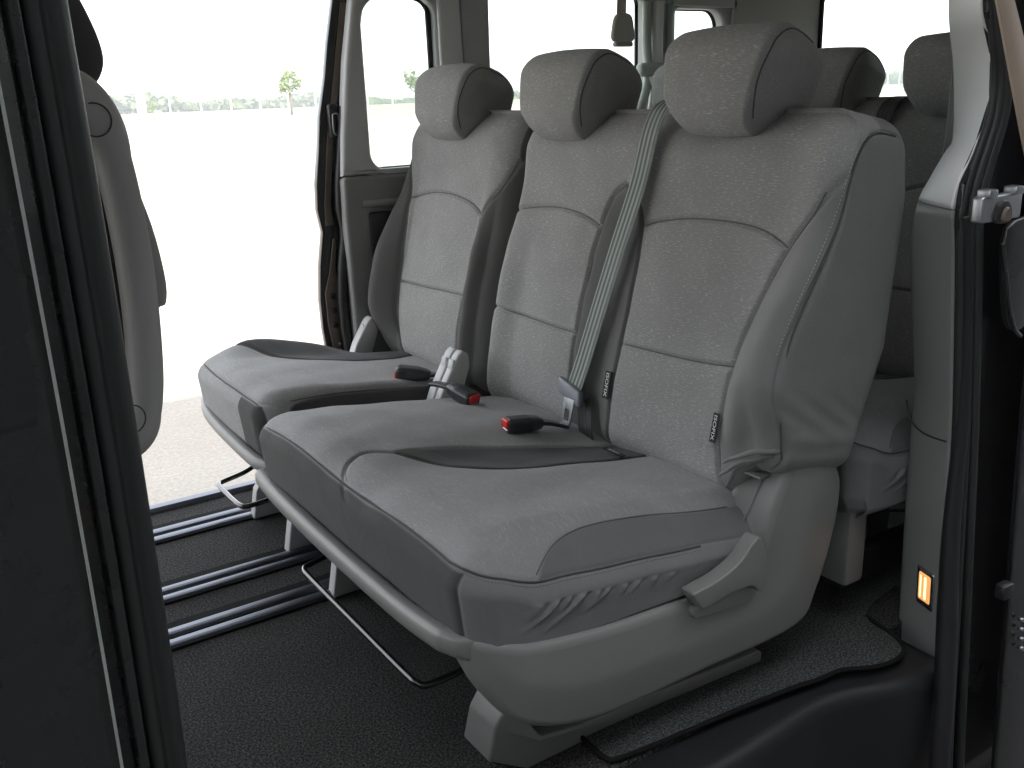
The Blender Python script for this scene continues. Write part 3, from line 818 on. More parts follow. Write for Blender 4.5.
# long cover on the floor under the shield
bm = bmesh.new()
fc0 = [(.700, .003, 1.186), (.712, .070, 1.180), (.728, .105, 1.172), (.748, .100, 1.150), (.775, .055, 1.132), (.86, .048, 1.124), (1.0, .046, 1.122), (1.285, .036, 1.114), (1.296, .028, 1.114), (1.296, .003, 1.116), (1.0, .003, 1.134), (.748, .003, 1.142)]
va = [bm.verts.new((x, y, z)) for x, z, y in fc0]; vb = [bm.verts.new((x, y+.085, z)) for x, z, y in fc0]
n = len(va); bm.faces.new(va); bm.faces.new(vb[::-1])
for i in range(n): bm.faces.new((va[i], vb[i], vb[(i+1) % n], va[(i+1) % n]))
bmesh.ops.recalc_face_normals(bm, faces=bm.faces)
bmesh.ops.bevel(bm, geom=list(bm.edges), offset=.005, segments=3, profile=.5, affect='EDGES', clamp_overlap=True)
bm_obj('floor_cover', bm, M['plastic'], S1)
def leg_bracket(y, parent):
    b = prism('leg_cover', [(.712, .004), (.728, .085), (.745, .108), (.765, .100), (.800, .030), (.805, .004)], 'y', y-.016, y+.016, M['lightplastic'], parent, bevel=.004)
    prism('bracket_foot', [(.78, .004), (.79, .075), (.84, .06), (.88, .02), (.88, .004)], 'y', y+.02, y+.026, M['plastic'], b, bevel=.001)
    return b
leg_bracket(1.885, S1); leg_bracket(2.165, S1)

# slide bar
def slide_bar(y0, y1, z, parent):
    pts = [(.80, y1+.02, z+.03), (.735, y1+.005, z+.008), (.668, y1-.005, z-.001), (.650, y1-.020, z), (.646, y1-.07, z), (.646, (y0+y1)/2, z), (.646, y0+.07, z), (.650, y0+.018, z), (.668, y0+.004, z), (.735, y0-.002, z+.008), (.80, y0-.005, z+.03)]
    return tube('slide_bar', cr(pts, 6, False), .0068, M['blackbar'], parent, 12)
slide_bar(1.315, 1.885, .10, S1)

# sewn tags
care_tag(1.514, .078, .060, .019, S1, 'ISOFIX', .011)
care_tag(1.188, .072, .056, .015, S1, 'ISOFIX', .020)
# tag lying in the crease on the cushion
bm = bmesh.new(); add_box(bm, (1.150, 1.372, .3965), (1.162, 1.432, .3985), .0005, 1); tg = bm_obj('care_tag', bm, M['labelblack'], S1)
lettering('ISOFIX', lambda u, v, k: (1.156-v, 1.402-u, .3992), .034, .006, tg)

# belt with its sliding tongue, coming over the backrest
top = [bw(1.480, .60, -.26), bw(1.484, .665, -.16), bw(1.487, .680, -.08), bw(1.490, .668, -.015), bw(1.498, .62, .010), bw(1.515, .50, .010), bw(1.545, .36, .014), bw(1.572, .22, .018), bw(1.596, .10, .020), bw(1.607, .045, .024)]
wd = np.array([0, 1., 0])
belt = band('seat_belt', cr(top, 8, False), wd, .050, .0022, M['web'], S1, ribs=4, ribh=.0006)
# dark return strap behind the tongue
band('anchor_strap', cr([bw(1.585, .03, .008), bw(1.568, -.01, .012), bw(1.557, -.04, .012), bw(1.55, -.08, .0)], 6, False), wd, .046, .002, M['webdark'], belt, ribs=4, ribh=.0004)
tn = empty  # (tongue built as meshes)
bm = bmesh.new()
add_box(bm, (-.040, -.018, -.007), (.040, .018, .007), .005, 3)
for v in bm.verts: v.co = bw(1.611+v.co.x+v.co.y*.18, .040+v.co.y+v.co.x*.22, .028+v.co.z)
tong = bm_obj('belt_tongue', bm, M['tongue'], belt)
bm = bmesh.new()
op = [(-.012, 0), (.012, 0), (.011, -.052), (.005, -.060), (-.005, -.060), (-.011, -.052)]
ho = rrect(-.0055, .0055, -.048, -.022, .002, 3)
sheet('tongue_plate', op, [ho], lambda u, v, t: bw(1.604+u*1.5+v*-.12, .026+v*1.1, .034+t+v*.1), .0026, M['steel'], tong, bevel=.0005)

# buckles
buckle((1.078, 1.610, .418), math.pi-R(10), R(4), S1)
buckle((1.075, 1.862, .424), R(-78), R(-12), S1)

# hinge cover between the two seats (its own half each)
def hinge(y0, y1, parent, x0=1.060, x1=1.145, zt=.500, dx=0):
    pts = [(x0+dx, .37), (x0+.012+dx, .40), (x1-.022+dx, zt-.012), (x1-.008+dx, zt), (x1+.010+dx, zt-.012), (x1+.012+dx, zt-.045), (x0+.060+dx, .36), (x0+dx, .35)]
    h_ = prism('hinge_cover', pts, 'y', y0, y1, M['lightplastic'], parent, bevel=.006, seg=3)
    bm = bmesh.new()
    # shallow raised cap following the slope
    a = np.array([x0+(x1-x0)*.55+dx, 0, .385+(zt-.385)*.57]); b = np.array([x1-.030+dx, 0, zt-.022]); t = (b-a)/np.linalg.norm(b-a); n = np.array([-t[2], 0, t[0]])
    ym = (y0+y1)/2; L2 = np.linalg.norm(b-a)
    add_box(bm, (0, -.011, -.002), (L2, .011, .0035), .002, 2)
    for v in bm.verts: v.co = a+t*v.co.x+n*v.co.z+np.array([0, ym+v.co.y, 0])
    bm_obj('hinge_cap', bm, M['lightplastic'], h_)
    return h_
hinge(1.956, 1.985, S1)

# ================================================================== THE FAR SINGLE SEAT
S2 = empty('single_seat', (.95, 2.3, 0), 'single grey cloth seat standing beside the far open doorway, one head restraint', 'car seat')
backrest(2.010, 2.575, 'single', S2)
headrest(2.330, S2, .285, dh=-.028)
cushion(2.035, 2.565, 'single', S2)
hinge(1.988, 2.022, S2)
hinge(2.552, 2.590, S2, 1.11, 1.185, .475)
rail('front_rail', [(.665, 2.02, .285), (.645, 2.08, .287), (.640, 2.2, .292), (.642, 2.4, .302), (.655, 2.52, .312), (.69, 2.58, .318), (.80, 2.60, .30)], S2, (.014, .016))
bm = bmesh.new(); add_box(bm, (.70, 2.04, .215), (1.28, 2.56, .262), .01, 2); bm_obj('seat_pan', bm, M['black'], S2)
bm = bmesh.new()
for y in (2.13, 2.46):
    add_box(bm, (.76, y-.02, .03), (1.30, y+.02, .10), .004)
    for x in (.82, 1.22): add_box(bm, (x-.03, y-.012, .08), (x+.03, y+.012, .235), .003)
add_box(bm, (.80, 2.13, .12), (.84, 2.46, .16), .004)
bm_obj('seat_frame', bm, M['black'], S2)
leg_bracket(2.42, S2)
slide_bar(2.28, 2.50, .10, S2)
buckle((1.075, 2.105, .420), math.pi-R(38), R(6), S2, -1)
care_tag(2.158, .075, .050, .008, S2, 'ISOFIX', .004)

# ================================================================== THIRD ROW
DX = .87
S3 = empty('rear_bench', (.95+DX, 1.5, 0), 'dark grey rear row seat seen behind the wide bench, dark belt between its head restraints', 'bench seat')
S3['label'] = 'rearmost grey bench seat behind the front bench, dark belt between its head restraints'
for ch in list(S1.children):
    n = ch.name.split('.')[0]
    if n in ('backrest', 'headrest', 'cushion', 'seat_pan', 'seat_frame', 'stitching'): copy_tree(ch, S3)
_h = sorted([c for c in S3.children if c.name.startswith('headrest')], key=lambda c: np.array([v.co.y for v in c.data.vertices]).mean())[0]; _h.location.y += .085
band('seat_belt', cr([np.array([DX, 0, 0])+bw(y, h, d) for (y, h, d) in ((1.585, .6, -.24), (1.585, .650, -.15), (1.585, .662, -.08), (1.585, .650, -.025), (1.59, .61, .004), (1.595, .50, .006), (1.60, .30, .010), (1.60, .10, .016), (1.60, -.03, .016))], 6, False), wd, .050, .002, M['webdark'], S3, ribs=3, ribh=.0006)
bm = bmesh.new(); add_box(bm, (1.52, 1.10, .10), (1.58, 1.98, .30), .01, 2); bm_obj('front_rail', bm, M['lowertrim'], S3)
prism('leg_cover', [(1.70, .004), (1.745, .26), (1.93, .26), (1.90, .004)], 'y', 1.27, 1.36, M['plastic'], S3, bevel=.01)
S4 = empty('rear_single_seat', (.95+DX, 2.3, 0), 'rearmost far side single seat, mostly hidden behind the middle head restraint', 'car seat')
for ch in list(S2.children):
    n = ch.name.split('.')[0]
    if n in ('backrest', 'headrest', 'cushion', 'seat_pan', 'seat_frame'): copy_tree(ch, S4)

# ================================================================== FRONT SEAT (left edge of the view)
FS = empty('front_seat', (.2, 1.45, 0), 'driver seat seen from behind at the left edge, grey shell with a tall side handle', 'car seat')
def slab(name, outline, y0, y1, mat, parent, bev=.03, seg=5):
    return prism(name, [tuple(p) for p in cr(outline, 5)], 'y', y0, y1, mat, parent, bevel=bev, seg=seg)
slab('side_panel', [(.20, 1.115), (.235, 1.105), (.250, 1.06), (.252, 1.00), (.252, .90), (.250, .80), (.245, .73), (.235, .705), (.205, .69), (.12, .69), (.08, .80), (.09, 1.0), (.14, 1.09)], 1.245, 1.32, M['darkcloth'], FS, .015)
hp_ = cr([(.150, 1.200, 1.112), (.205, 1.200, 1.108), (.234, 1.198, 1.075), (.244, 1.196, 1.02), (.249, 1.196, .92), (.246, 1.198, .82), (.238, 1.200, .75), (.222, 1.203, .712), (.185, 1.206, .700), (.13, 1.21, .70)], 10, False)
rr_ = np.interp(np.linspace(0, 1, len(hp_)), [0, .12, .3, .7, .9, 1], [.036, .036, .0215, .0215, .034, .034])
hd_ = tube('side_handle', hp_, list(rr_), M['leather'], FS, 20)
for (cx, cz) in ((.224, 1.086), (.212, .738)):
    th = np.linspace(0, 2*math.pi, 25)
    tube('cap_ring', [(cx+.018*math.cos(t), 1.1665+.0035*abs(math.cos(t)), cz+.018*math.sin(t)) for t in th], .0009, M['darkcloth'], hd_, 6)
slab('back_shell', [(.20, 1.10), (.262, 1.06), (.292, .97), (.303, .89), (.300, .85), (.286, .835), (.278, .74), (.265, .69), (.20, .67), (.10, .68), (.08, .9), (.12, 1.05), (.16, 1.11)], 1.28, 1.66, M['leather'], FS, .035)
slab('headrest', [(.200, 1.115), (.25, 1.118), (.275, 1.150), (.268, 1.20), (.240, 1.26), (.200, 1.285), (.13, 1.28), (.10, 1.2), (.13, 1.13)], 1.30, 1.56, M['darkcloth'], FS, .03)
slab('seat_base', [(-.65, .42), (-.10, .40), (-.04, .36), (-.06, .22), (-.62, .22), (-.70, .34)], 1.22, 1.66, M['darkcloth'], FS, .04)
bm = bmesh.new(); add_box(bm, (-.60, 1.26, .0), (-.10, 1.62, .23), .02, 2); bm_obj('seat_pedestal', bm, M['black'], FS)

# ================================================================== VAN BODY
VB = empty('van_body', (1.0, 1.8, 0), 'dark metallic van shell open on both sides, grey trimmed pillars and side windows', 'van')

# near rear pillar: sheet swept down the edge points, from the cabin side to the seal side
zl = np.array([[1.603, 1.40], [1.603, 1.226], [1.638, 1.108], [1.655, .996], [1.635, .969], [1.597, .926], [1.565, .882], [1.556, .802], [1.580, .670], [1.607, .538], [1.611, .468], [1.615, .311], [1.625, .118], [1.635, -.03], [1.641, -.135]])
zr = np.array([[1.52, 1.40], [1.537, 1.217], [1.575, 1.153], [1.593, 1.092], [1.589, 1.039], [1.555, .972], [1.527, .931], [1.517, .888], [1.533, .815], [1.560, .64], [1.582, .475], [1.593, .331], [1.610, .1], [1.618, -.03], [1.623, -.13]])
_rc = {}
def resample(P, zs):
    if id(P) not in _rc: _rc[id(P)] = cr(P, 10, False)
    Q = _rc[id(P)]; o = np.argsort(Q[:, 1]); return np.interp(zs, Q[o, 1], Q[o, 0])
def pillar(z0, z1, mat, parent, name, n=60):
    zs = np.linspace(z1, z0, n); xl = resample(zl, zs)+.024; xr = resample(zr, zs)
    rings = []
    for i in range(n):
        A = np.array([xl[i], 1.06]); B = np.array([xr[i], .944]); pts = []
        # quarter-round nose between the cabin side and the seal side
        C0 = np.array([.35*xl[i]+.65*xr[i]+.004, 1.005])
        for t in np.linspace(0, 1, 14):
            q = (1-t)**2*A+2*t*(1-t)*C0+t*t*B; pts.append((q[0], q[1], zs[i]))
        pts.append((xr[i]+.03, .952, zs[i])); pts.append((xl[i]+.09, 1.06, zs[i]))
        rings.append(np.array(pts))
    V, F = loft(rings); return mk(name, V, F, mat, parent)
pu = pillar(.886, 1.40, M['uppertrim'], VB, 'pillar_upper_trim')
pm = pillar(-.13, .884, M['lowertrim'], VB, 'pillar_lower_trim')
# joint line across lower trim
V, F = tube_vf(cr([(1.600, 1.052, .505), (1.588, 1.030, .470), (1.580, .995, .455), (1.580, .950, .452)], 6, False), .0018, 6)
mk('trim_joint', V, F, M['rubber'], pm)
# seal: three ribs following the trim edge
zs = np.linspace(1.40, -.60, 90)
xr = resample(zr, np.clip(zs, -.12, 1.4)); xr = np.where(zs < -.12, xr+(-.12-zs)*.10, xr)
xs_ = np.array([np.interp(z, [-.34, .468, .812, .885, .929, .97, 1.049, 1.116, 1.215], [1.751, 1.637, 1.584, 1.567, 1.568, 1.589, 1.627, 1.601, 1.555]) for z in zs])
parts = []
for t, r, yy in ((.10, .0075, .938), (.38, .0085, .930), (.70, .0105, .926)):
    P = np.stack([xr+(xs_-xr)*t+.004, np.full(len(zs), yy), zs], 1); P[:, 0] = np.convolve(np.pad(P[:, 0], 3, mode='edge'), np.ones(7)/7, 'valid')
    parts.append(tube_vf(P, r, 10))
V, F = merge(parts); mk('door_seal', V, F, M['rubberlight'], VB)
# back plate behind the seal (painted jamb)
jam = [(xr[i]+.004, zs[i]) for i in range(0, 90, 3)]+[(2.10, -.60), (2.10, 1.40)]
prism('door_jamb', jam, 'y', .936, .950, M['paintblack'], VB, smooth=False)
# jamb flange further out with its pressings
prism('jamb_flange', [(1.70, 1.40), (1.69, 1.1), (1.69, .95), (1.73, .4), (1.80, -.4), (1.98, -.4), (1.98, 1.4)], 'y', .885, .899, M['paintblack'], VB, bevel=.004)
prism('inner_strip', [(1.405, 1.30), (1.446, 1.207), (1.500, 1.11), (1.553, 1.015), (1.60, .935), (1.625, .96), (1.58, 1.06), (1.540, 1.14), (1.492, 1.208), (1.45, 1.30)], 'y', .862, .868, M['beige'], VB, bevel=.002)
# pressed gutter with a shine
tube('jamb_bead', cr([(1.575, .885, .83), (1.59, .882, .78), (1.61, .880, .72), (1.635, .88, .675), (1.66, .88, .655)], 8, False), .004, M['paint'], VB, 8)
prism('jamb_pressing', [tuple(p) for p in cr([(1.60, .85), (1.70, .85), (1.72, .70), (1.66, .66), (1.62, .72)], 4)], 'y', .888, .905, M['paintblack'], VB, bevel=.006)
sp_ = cr([(1.534, .931, .875), (1.553, .931, .80), (1.577, .931, .66), (1.594, .932, .50), (1.594, .931, .36), (1.588, .924, .24), (1.580, .908, .08), (1.566, .890, -.06), (1.558, .880, -.20), (1.58, .872, -.50)], 10, False)
tube('sill_end_seal', sp_, list(np.interp(sp_[:, 2], [-.5, .1, .45, .9], [.020, .020, .013, .007])), M['rubber'], VB, 14)
# striker / latch
lat = empty
bm = bmesh.new()
add_box(bm, (1.478, .868, .872), (1.592, .890, .915), .005, 3)
lt = bm_obj('door_latch', bm, M['steel'], VB)
bm = bmesh.new(); add_prism(bm, [tuple(p) for p in cr([(1.512, .871), (1.512, .890), (1.524, .904), (1.540, .904), (1.552, .890), (1.552, .871)], 3)], 'y', .862, .869, .001, 1)
bm_obj('latch_mouth', bm, M['black'], lt)
bm = bmesh.new(); add_prism(bm, [tuple(p) for p in cr([(1.521, .874), (1.523, .889), (1.533, .896), (1.543, .887), (1.544, .874)], 3)], 'y', .856, .863, .002, 1)
bm_obj('latch_claw', bm, M['bronze'], lt)
bm = bmesh.new()
add_box(bm, (1.484, .862, .912), (1.508, .886, .926), .003, 2); bm_obj('latch_ear', bm, M['steel'], lt)
bm = bmesh.new(); add_box(bm, (1.560, .862, .912), (1.584, .886, .926), .003, 2); bm_obj('latch_ear', bm, M['steel'], lt)
for (x, z) in ((1.818, .010), (1.823, -.014), (1.828, -.038), (1.833, -.062)):
    V, F = tube_vf([(x-.03, .868, z+.03), (x-.03, .880, z+.03)], .0042, 10); mk('rivet', V, F, M['steel'], VB)
box('door_stop', (1.690, .862, .118), (1.725, .885, .150), M['rubber'], VB, .006)

# courtesy lamp in the lower trim (lit)
LMP = empty('courtesy_lamp', (1.605, 1.02, .10), 'small lit amber courtesy lamp set low in the grey trim of the near pillar', 'lamp')
def on_pillar(u, w, out):
    """u across the pillar nose (0 cabin side .. 1 seal side), w height"""
    xl_ = .024+float(resample(zl, np.array([w]))[0]); xr_ = float(resample(zr, np.array([w]))[0])
    A = np.array([xl_, 1.06]); B = np.array([xr_, .944]); C0 = np.array([.35*xl_+.65*xr_+.004, 1.005])
    q = (1-u)**2*A+2*u*(1-u)*C0+u*u*B; T = 2*(1-u)*(C0-A)+2*u*(B-C0); T /= np.linalg.norm(T)
    n = np.array([T[1], -T[0]]); n = n if n[0] < 0 else -n
    return np.array([q[0]+n[0]*out, q[1]+n[1]*out, w])
def lamp_piece(name, u0, u1, w0, w1, o0, o1, mat, parent, hole=None):
    out = rrect(u0, u1, w0, w1, .0, 1)
    bm = bmesh.new()
    N = 6
    V, F, D = rbox((u0, w0, o0), (u1, w1, o1), ((u1-u0)*.12, (w1-w0)*.08, (o1-o0)*.4), min(u1-u0, w1-w0)/10)
    P = np.array([on_pillar(*v) for v in V]); bm.free()
    return mk(name, P, F, mat, parent)
lamp_piece('lamp_rim', .44, .86, .074, .160, -.002, .003, M['chrome'], LMP)
lamp_piece('lamp_well', .48, .83, .081, .153, .000, .0042, M['black'], LMP)
M['lamp'] = emis('lamp_lens', (1.0, .46, .15), .22); M['lamphot'] = emis('lamp_filament', (1.0, .72, .40), .55)
lamp_piece('lens', .52, .80, .088, .151, .002, .0060, M['lamp'], LMP)
lamp_piece('lens_rib', .67, .72, .094, .146, .004, .0070, M['lamphot'], LMP)
lamp_piece('lens_rib', .57, .60, .094, .146, .004, .0068, M['lamphot'], LMP)

# near front pillar: vertical extrusions of a folded plan section
FP = [  # (x, y) plan outlines, material
    ('pillar_paint', [(-.30, .905), (.088, .926), (.1015, .931), (.1075, .957), (-.30, .957)], 'paint'),
    ('pillar_bead', [(.1075, .926), (.109, .924), (.1105, .926), (.1110, .95), (.1070, .95)], 'edge'),
    ('pillar_groove', [(.1085, .960), (.1235, .953), (.1262, .99), (.1085, .99)], 'rubber'),
    ('pillar_flange', [(.1248, .944), (.133, .939), (.1385, .944), (.1385, .99), (.1248, .99)], 'paint'),
    ('pillar_rubber', [(.139, .952), (.150, .940), (.157, .946), (.168, .938), (.1765, .947), (.1785, .965), (.1785, 1.02), (.139, 1.02)], 'rubberlight'),
]
zz = np.linspace(1.42, -.35, 40)
for nm, sec, mt in FP:
    S = cr(sec, 3)
    rings = []
    for z in zz:
        sh = -.004*((z-.8)/.5)**2; Q = S
        rings.append(np.stack([Q[:, 0]+sh, Q[:, 1], np.full(len(Q), z)], 1))
    V, F = loft(rings); mk(nm, V, F, M[mt], VB)

# roof, floor pan, hidden sides
bm = bmesh.new(); add_box(bm, (-1.6, .93, 1.435), (3.36, 2.74, 1.49), .02, 3); bm_obj('roof', bm, M['paintblack'], VB)
bm = bmesh.new(); add_box(bm, (-1.5, 1.0, 1.422), (3.25, 2.66, 1.434), .003, 1); bm_obj('headliner', bm, M['headliner'], VB)
# far side panel with window openings
w1 = [tuple(p) for p in rrect(1.247, 1.485, .895, 1.372, (.05, .075, .05, .05), 8)]
w2 = rrect(1.668, 2.300, .985, 1.40, (.03, .06, .05, .05), 8)
w3 = rrect(2.440, 2.672, .985, 1.358, (.06, .02, .04, .04), 8)
sheet('side_window_surround', [(1.150, .882), (3.18, .882), (3.18, 1.428), (1.235, 1.428), (1.190, 1.2), (1.162, 1.0)], [w1, w2, w3], lambda u, v, t: (u, 2.640+t, v), .05, M['lightplastic'], VB, bevel=.014)
prism('side_lower_trim', [(1.15, -.02), (3.18, -.02), (3.18, .880), (1.148, .880), (1.145, .78)], 'y', 2.605, 2.665, M['lowertrim'], VB, bevel=.012)
tube('trim_ledge', [(1.20, 2.600, .800), (1.6, 2.600, .800), (2.4, 2.600, .800), (3.1, 2.60, .80)], .011, M['plastic'], VB, 10)
# recessed dark pocket below the ledge
box('trim_pocket', (1.215, 2.592, .47), (1.60, 2.606, .775), M['black'], VB, .008)
for k, (w, nm) in enumerate(((w1, 'a'), (w2, 'b'), (w3, 'c'))):
    wr = inset(np.array(w), -.004)
    P = [(p[0], 2.668, p[1]) for p in wr]; P = P+[P[0]]
    prism('window_glass', [tuple(p) for p in inset(np.array(w), -.02)], 'y', 2.676, 2.680, M['glass'], VB, smooth=False)
    tube('window_rubber', P, .008, M['rubber'], VB, 8)
tube('window_frame_bar', [(1.480, 2.655, 1.378), (1.483, 2.655, 1.2), (1.484, 2.655, .98)], .010, M['rubber'], VB, 8)
# light vertical moulding on the wide pillar between windows
prism('pillar_moulding', [(1.490, .90), (1.487, 1.376), (1.560, 1.376), (1.575, .90)], 'y', 2.598, 2.618, M['uppertrim'], VB, bevel=.009, seg=4)
prism('pillar_moulding', [(1.580, .90), (1.565, 1.376), (1.664, 1.376), (1.660, .90)], 'y', 2.602, 2.622, M['lightplastic'], VB, bevel=.006, seg=3)
# far rear pillar ribs and belt tower
parts = []
tube('pillar_rib', cr([(2.30, 2.610, 1.376), (2.29, 2.60, 1.25), (2.27, 2.57, 1.12), (2.16, 2.52, .99), (2.0, 2.50, .93)], 8, False), .016, M['greentrim'], VB, 10)
tube('pillar_rib', cr([(2.345, 2.605, 1.376), (2.335, 2.60, 1.25), (2.31, 2.57, 1.12), (2.24, 2.52, 1.00), (2.10, 2.50, .93)], 8, False), .022, M['uppertrim'], VB, 10)
tube('pillar_rib', cr([(2.405, 2.61, 1.376), (2.395, 2.60, 1.25), (2.38, 2.58, 1.12), (2.36, 2.56, .98)], 8, False), .012, M['greentrim'], VB, 10)
bm = bmesh.new(); add_box(bm, (2.225, 2.545, 1.135), (2.405, 2.585, 1.180), .014, 4); bm_obj('belt_tower', bm, M['greentrim'], VB)
bm = bmesh.new(); add_box(bm, (2.265, 2.535, 1.098), (2.345, 2.575, 1.140), .010, 4); bm_obj('belt_tower_foot', bm, M['greentrim'], VB)
# header above the side windows
prism('header_trim', [(2.20, 1.385), (2.45, 1.366), (2.72, 1.362), (2.72, 1.424), (2.20, 1.424)], 'y', 2.600, 2.616, M['headliner'], VB, bevel=.004)
# corner lining to the tailgate
prism('corner_lining', [(2.70, .90), (3.19, .90), (3.19, 1.424), (2.70, 1.424)], 'y', 2.600, 2.616, M['headliner'], VB, bevel=.006)
# tailgate
tw = rrect(1.12, 2.628, .93, 1.412, .03, 6)
sheet('tailgate_lining', [(.96, -.02), (2.70, -.02), (2.70, 1.43), (.96, 1.43)], [tw], lambda u, v, t: (3.21+t, u, v), .04, M['uppertrim'], VB, bevel=.01)
prism('tailgate_glass', tw, 'x', 3.235, 3.239, M['glass'], VB, smooth=False)
P = [(3.20, p[0], p[1]) for p in tw]; tube('tailgate_rubber', P+[P[0]], .009, M['rubber'], VB, 8)
tube('tailgate_gap', [(3.17, 2.594, 1.42), (3.17, 2.594, .93)], .009, M['rubber'], VB, 8)
# near rear side (window panel behind the pillar)
nw = rrect(1.95, 3.05, .90, 1.33, .05, 6)
sheet('near_quarter_panel', [(1.70, -.40), (3.24, -.40), (3.24, 1.43), (1.70, 1.43)], [nw], lambda u, v, t: (u, 1.02+t, v), .06, M['lowertrim'], VB, bevel=.01)
prism('quarter_glass', nw, 'y', .985, .989, M['glass'], VB, smooth=False)
sheet('outer_quarter_panel', [(1.99, -.40), (3.30, -.40), (3.34, .6), (3.30, 1.42), (1.99, 1.42)], [rrect(2.05, 3.05, .90, 1.33, .05, 6)], lambda u, v, t: (u, .915+t, v), .03, M['paint'], VB, bevel=.008)
# far outer skin
sheet('far_outer_panel', [(1.185, -.40), (3.30, -.40), (3.34, .6), (3.30, 1.46), (1.25, 1.46), (1.22, 1.1), (1.185, .8)], [rrect(1.285, 1.56, .86, 1.40, .05, 6), rrect(1.66, 2.86, .95, 1.415, .05, 6)], lambda u, v, t: (u, 2.73+t, v), .02, M['paint'], VB, bevel=.005)
# far doorway edge (rear post of the far opening)
fe = np.array([[1.20, 1.42], [1.192, 1.367], [1.165, 1.25], [1.147, 1.152], [1.122, 1.05], [1.110, .958], [1.094, .86], [1.090, .786], [1.100, .72], [1.082, .62], [1.073, .518], [1.074, .43], [1.080, .36], [1.10, .1], [1.11, -.30]])
def fx(z): 
    o = np.argsort(fe[:, 1]); return float(np.interp(z, fe[o, 1], fe[o, 0]))
pts = [(x, z) for x, z in fe]; back = [(x+.075, z) for x, z in fe[::-1]]
prism('door_post', pts+back, 'y', 2.680, 2.705, M['paintblack'], VB, bevel=.004, smooth=True)
rings = []
for z in np.linspace(1.37, -.05, 50):
    rings.append(np.array([(fx(z)+.065, 2.665, z), (fx(z)+.044, 2.655, z), (fx(z)+.044, 2.640, z), (fx(z)+.060, 2.630, z), (fx(z)+.080, 2.645, z)]))
V, F = loft(rings); mk('door_seal', V, F, M['rubber'], VB)
tr_ = [(fx(z)+o_, z) for z, o_ in ((1.36, .022), (1.15, .024), (.97, .022), (.80, .020), (.74, .012))]+[(fx(z)+o_, z) for z, o_ in ((.74, .036), (.80, .038), (.97, .040), (1.15, .042), (1.36, .046))]
prism('post_strip', tr_, 'y', 2.672, 2.678, M['bronze'], VB, bevel=.001)
tr2 = [(fx(z)+o_, z) for z, o_ in ((.70, .030), (.60, .026), (.54, .012), (.45, .014), (.36, .018))]+[(fx(z)+o_, z) for z, o_ in ((.36, .050), (.45, .052), (.55, .054), (.62, .044), (.70, .040))]
pp = prism('post_plate', tr2, 'y', 2.670, 2.677, M['bronze'], VB, bevel=.001)
for z in (.53, .485, .44):
    V, F = tube_vf([(fx(z)+.034, 2.664, z), (fx(z)+.034, 2.671, z)], .009, 12); mk('plate_hole', V, F, M['black'], pp)
for z in (.38, .36, .34, .32, .30):
    V, F = tube_vf([(fx(z)+.040, 2.664, z), (fx(z)+.040, 2.671, z)], .0045, 10); mk('plate_rivet', V, F, M['steel'], pp)
bm = bmesh.new(); add_box(bm, (fx(1.03)+.022, 2.655, .985), (fx(1.03)+.055, 2.680, 1.085), .008, 3); cb = bm_obj('post_catch', bm, M['black'], VB)
tube('catch_loop', cr([(fx(1.03)+.030, 2.650, 1.055), (fx(1.03)+.046, 2.650, 1.055), (fx(1.03)+.046, 2.650, 1.005), (fx(1.03)+.030, 2.650, 1.005), (fx(1.03)+.030, 2.650, 1.055)], 3, False), .0025, M['steel'], cb, 6)

# ceiling belt with its sleeve
HB = empty('ceiling_belt', (2.02, 2.4, 1.37), 'beige ceiling belt sleeve hanging in front of the far side window', 'seat belt')
band('webbing', cr([(2.015, 2.4, 1.42), (2.012, 2.4, 1.32), (2.008, 2.4, 1.25)], 6, False), (.96, .28, 0), .050, .003, M['beige'], HB)
bm = bmesh.new(); add_prism(bm, [tuple(p) for p in cr([(1.988, 1.315), (2.038, 1.315), (2.052, 1.275), (2.048, 1.238), (1.976, 1.238), (1.972, 1.275)], 4)], 'y', 2.385, 2.402, .005, 3); bm_obj('sleeve', bm, M['headliner'], HB)
bm = bmesh.new(); add_box(bm, (1.978, 2.383, 1.222), (2.046, 2.402, 1.237), .004, 2); bm_obj('tongue', bm, M['lightplastic'], HB)
# pale belt running down behind the near pillar
PB = empty('pillar_belt', (1.70, 1.10, 1.1), 'pale green seat belt running down behind the near rear pillar', 'seat belt')
band('webbing', cr([(1.745, 1.11, 1.33), (1.748, 1.11, 1.1), (1.735, 1.105, .95), (1.70, 1.10, .80)], 6, False), (.9, .25, 0), .045, .002, M['webgreen'], PB, ribs=3, ribh=.0005)

# ================================================================== FLOOR AND ENTRANCE
def st(o): o['kind'] = 'structure'; return o
bm = bmesh.new(); add_box(bm, (-1.6, 1.05, -.10), (3.22, 2.625, 0), .004, 1); st(bm_obj('floor', bm, M['carpet']))
# rail tracks: aluminium lips either side of a dark slot, things with parts
gr = 'aluminium seat tracks let into the carpet'
for (y0, y1, lab) in ((2.419, 2.500, 'aluminium floor track nearest the far door sill'), (2.085, 2.158, 'middle aluminium floor track, broad carpet strip on its far side'), (1.879, 1.958, 'aluminium floor track closest to the camera')):
    T_ = empty('floor_track', (.5, (y0+y1)/2, 0), lab, 'seat track', gr)
    w = (y1-y0)
    bm = bmesh.new(); add_box(bm, (-1.2, y0-.003, -.002), (1.5, y1+.034, .0045), .001, 1); bm_obj('track_bed', bm, M['dirt'], T_)
    for (p0, p1) in ((0, .40), (.58, .98)):
        yy0, yy1 = y0+w*p0, y0+w*p1
        pts = [(yy0, .004), (yy0+.003, .011), (yy0+.010, .0135), (yy1-.010, .0135), (yy1-.003, .011), (yy1, .004)]
        prism('track_lip', pts, 'x', -1.2, 1.5, M['alu'], T_, bevel=.001, smooth=True)
